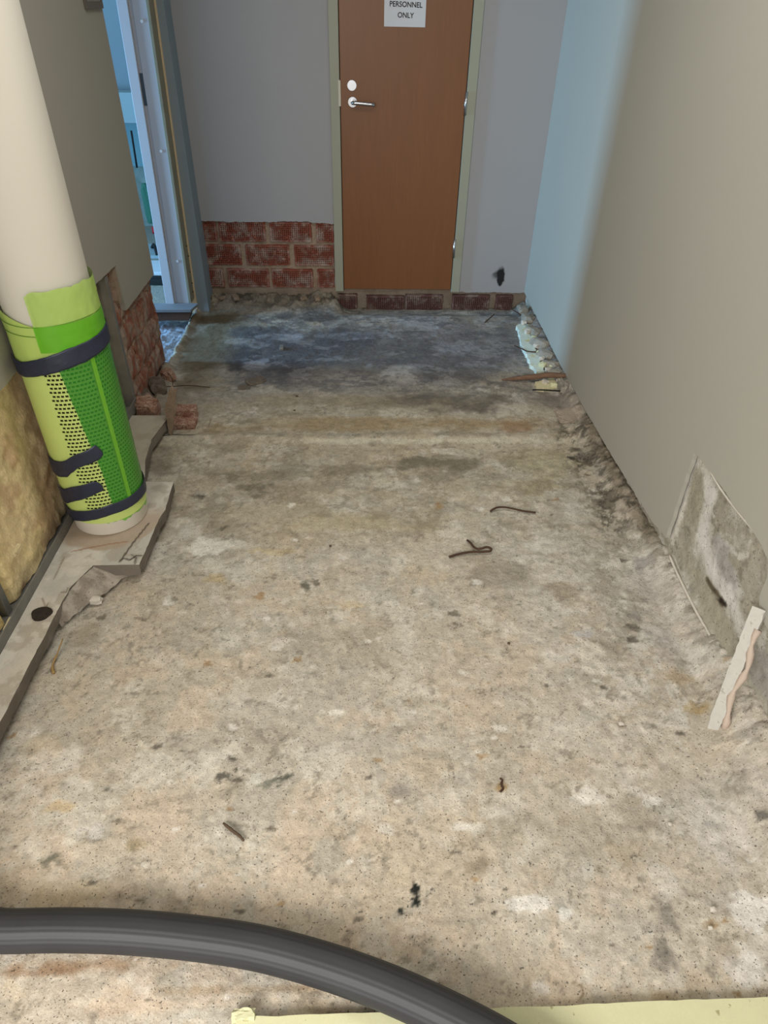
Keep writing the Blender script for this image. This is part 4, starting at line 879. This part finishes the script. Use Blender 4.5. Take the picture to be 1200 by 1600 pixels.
spots = [(818,506,.03),(826,512,.025),(824,520,.035),(834,530,.03),(838,542,.03),(842,552,.025),(846,562,.03),(848,572,.035),(856,580,.03),(862,574,.028),(852,596,.03),(866,600,.035),(876,594,.04)]
_unused = ['at the far tip', 'second from the far tip', 'third from the far tip', 'fourth from the far tip', 'just past its middle', 'just before its middle', 'nearer half', 'near end', 'touching the splinter', 'behind the splinter']
for k, (px, py, s) in enumerate(spots):
    p = onz(px, py, .03); o = lump('foam_chunk', (p[0], p[1], .012 if k > 9 else .026), (s, s*1.2, s*.8), M['foam_y'] if k % 2 else M['plasterbit'], 50+k, rough=.35, rot=k)
    tag(o, ORD[k]+' torn pale chunk from the far corner along the foam by the right wall', 'foam chunk', 'torn chunks by the right wall')
# grey mortar chunks between the foam and the right wall
for k, (px, py, sx_, sy_, sz_) in enumerate(((822,486,.06,.10,.05),(832,500,.06,.12,.05),(838,520,.06,.12,.05),(850,540,.07,.12,.06),(856,556,.06,.10,.05),(866,572,.06,.10,.05),(878,586,.05,.08,.05))):
    p = onz(px, py, .03); o = lump('mortar_chunk', (min(p[0]+.02, XR-.035), p[1], .01), (sx_, sy_, sz_), M['rubble'], 70+k, rough=.25, rot=.2*k)
    tag(o, ORD[k]+' grey mortar chunk from the far corner between pale foam and right wall', 'mortar chunk', 'mortar chunks at the right wall foot')
p = onz(893,606,.03); o = lump('plaster_chunk', (XR-.035, p[1], .012), (.04, .10, .055), M['rubble'], 90, rough=.3, sub=3); tag(o, 'pale plaster chunk against the right wall at the end of the foam', 'plaster chunk')
p = onz(888,652,.01); o = lump('mortar_mound', (p[0], p[1], .003), (.11, .12, .022), mat('pinkish_mortar', (164, 150, 134), .95, n1=.1, s1=30, bump=.8, bs=70, bdist=.005), 92, rough=.3, sub=4); tag(o, 'low pinkish mortar mound on the floor by the right wall', 'mortar mound')
p = onz(1023,858,.015); o = box('steel_bracket', (p[0]-.008, p[1]-.008, .01), (p[0]+.01, p[1]+.008, .035), M['galv'], bevel=.002); tag(o, 'tiny metal stub in the mortar below the notch of the right wall', 'bracket')
# brick stub set in the floor at left
p = onz(270,672,.0); q = onz(305,672,.0)
st2 = empty('brick_stub', (p[0]+.06, p[1]+.06, 0)); tag(st2, 'reddish broken brick stub let into the floor beside the left wall', 'brick')
mb = mat('stub_brick', (158, 116, 96), .95, pits=.7, pit_s=130, pit_lo=.40, pit_col=(100, 62, 48), n1=.25, s1=30, second=(168, 146, 128), sec_scale=30, sec_lo=.40, sec_hi=.68, bump=1, bs=110, bdist=.006)
bm = bmesh.new()
box_bm(bm, (p[0], p[1], -.01), (q[0], p[1]+.075, .030)); box_bm(bm, (p[0]+.004, p[1]+.072, -.01), (q[0]-.008, p[1]+.135, .062))
bmesh.ops.subdivide_edges(bm, edges=bm.edges[:], cuts=5, use_grid_fill=True)
rr_ = random.Random(9)
for v in bm.verts: v.co += Vector((rr_.uniform(-.002, .002), rr_.uniform(-.002, .002), rr_.uniform(-.004, .001)))
adopt(bm_obj('broken_brick', bm, mb), st2)
for k, (px, py, sx_, sy_, sz_, m_, lb, ct, nm) in enumerate((
    (233,646,.10,.10,.10,'stub','dusty broken brick at the foot of the bare brick wall end','brick','broken_brick'),
    (222,622,.09,.10,.06,'rubble_dark','dark rubble lump behind the dusty broken brick','rubble','rubble_lump'),
    (246,604,.08,.12,.06,'rubble_dark','dark rubble lump under the wall end corner','rubble','rubble_lump'),
    (262,585,.06,.10,.05,'stub','reddish rubble lump on the slab edge by the side opening','rubble','rubble_lump'))):
    p = onz(px, py, .03); z = .0 if k else .01
    o = lump(nm, (min(p[0], -.97) if k == 1 else p[0], p[1], z), (sx_, sy_, sz_), mb if m_ == 'stub' else M[m_], 100+k, rough=.18, rot=.2*k, sub=3); tag(o, lb, ct)
# pale plaster shard standing on end by the brick stub
ysh = onz(264,682)[1]-.0
V = [ony(*p, ysh) for p in ((262,614),(267,605),(271,612),(276,608),(273,626),(276,640),(271,656),(268,682),(263,676),(261,655),(257,640),(260,628))]
o = prism('plaster_shard', jag([(p[0], p[2]) for p in V], .012, .003, 3), 'y', ysh, ysh+.022, M['mortar'])
tag(o, 'pale jagged plaster shard standing upright left of the brick stub', 'plaster shard')
tf = tube('x', [(0, 0, 0), (0, 0, .01)], .001, M['plasterbit']); bpy.data.objects.remove(tf)
# pebbles and crumbs
pb = [(970,1131,.010,'small pale pebble on the floor left of the leaning batten'),(1114,1421,.010,'pale round pebble on the near floor at the right'),(1110,1450,.007,'tiny pale crumb below the round pebble at the right'),
      (1047,1288,.007,'tiny white crumb by the grey smudge near the right wall'),(795,1005,.006,'tiny brown crumb in the middle of the floor'),(460,642,.008,'small brown crumb in the brown band of the floor'),(464,620,.010,'small brown curl on the floor beyond the brown band'),(516,853,.006,'tiny dark crumb level with the white patch')]
for k, (px, py, s, lb) in enumerate(pb):
    p = onz(px, py, .005); o = lump('pebble' if s > .009 else 'crumb', (p[0], p[1], .002), (s*1.4, s*1.1, s), M['plasterbit'] if k < 4 else M['twig'], 120+k); tag(o, lb, 'pebble' if s > .009 else 'crumb')
# rubble at the foot of the back wall
for k in range(10):
    px = 330+k*21; py = rs.uniform(462, 484); p = onz(px, py, .02); s = rs.uniform(.02, .045)
    o = lump('rubble_lump', (p[0], min(p[1], 4.20), .01 if py > 470 else .05), (s*1.5, s*.8, s*.6), M['mortar'] if k % 3 else M['rubble_dark'], 160+k, rough=.35, rot=k, sub=3)
    tag(o, ORD[k]+' mortar lump from the left at the end wall foot, left of the door', 'rubble', 'mortar lumps left of the door')
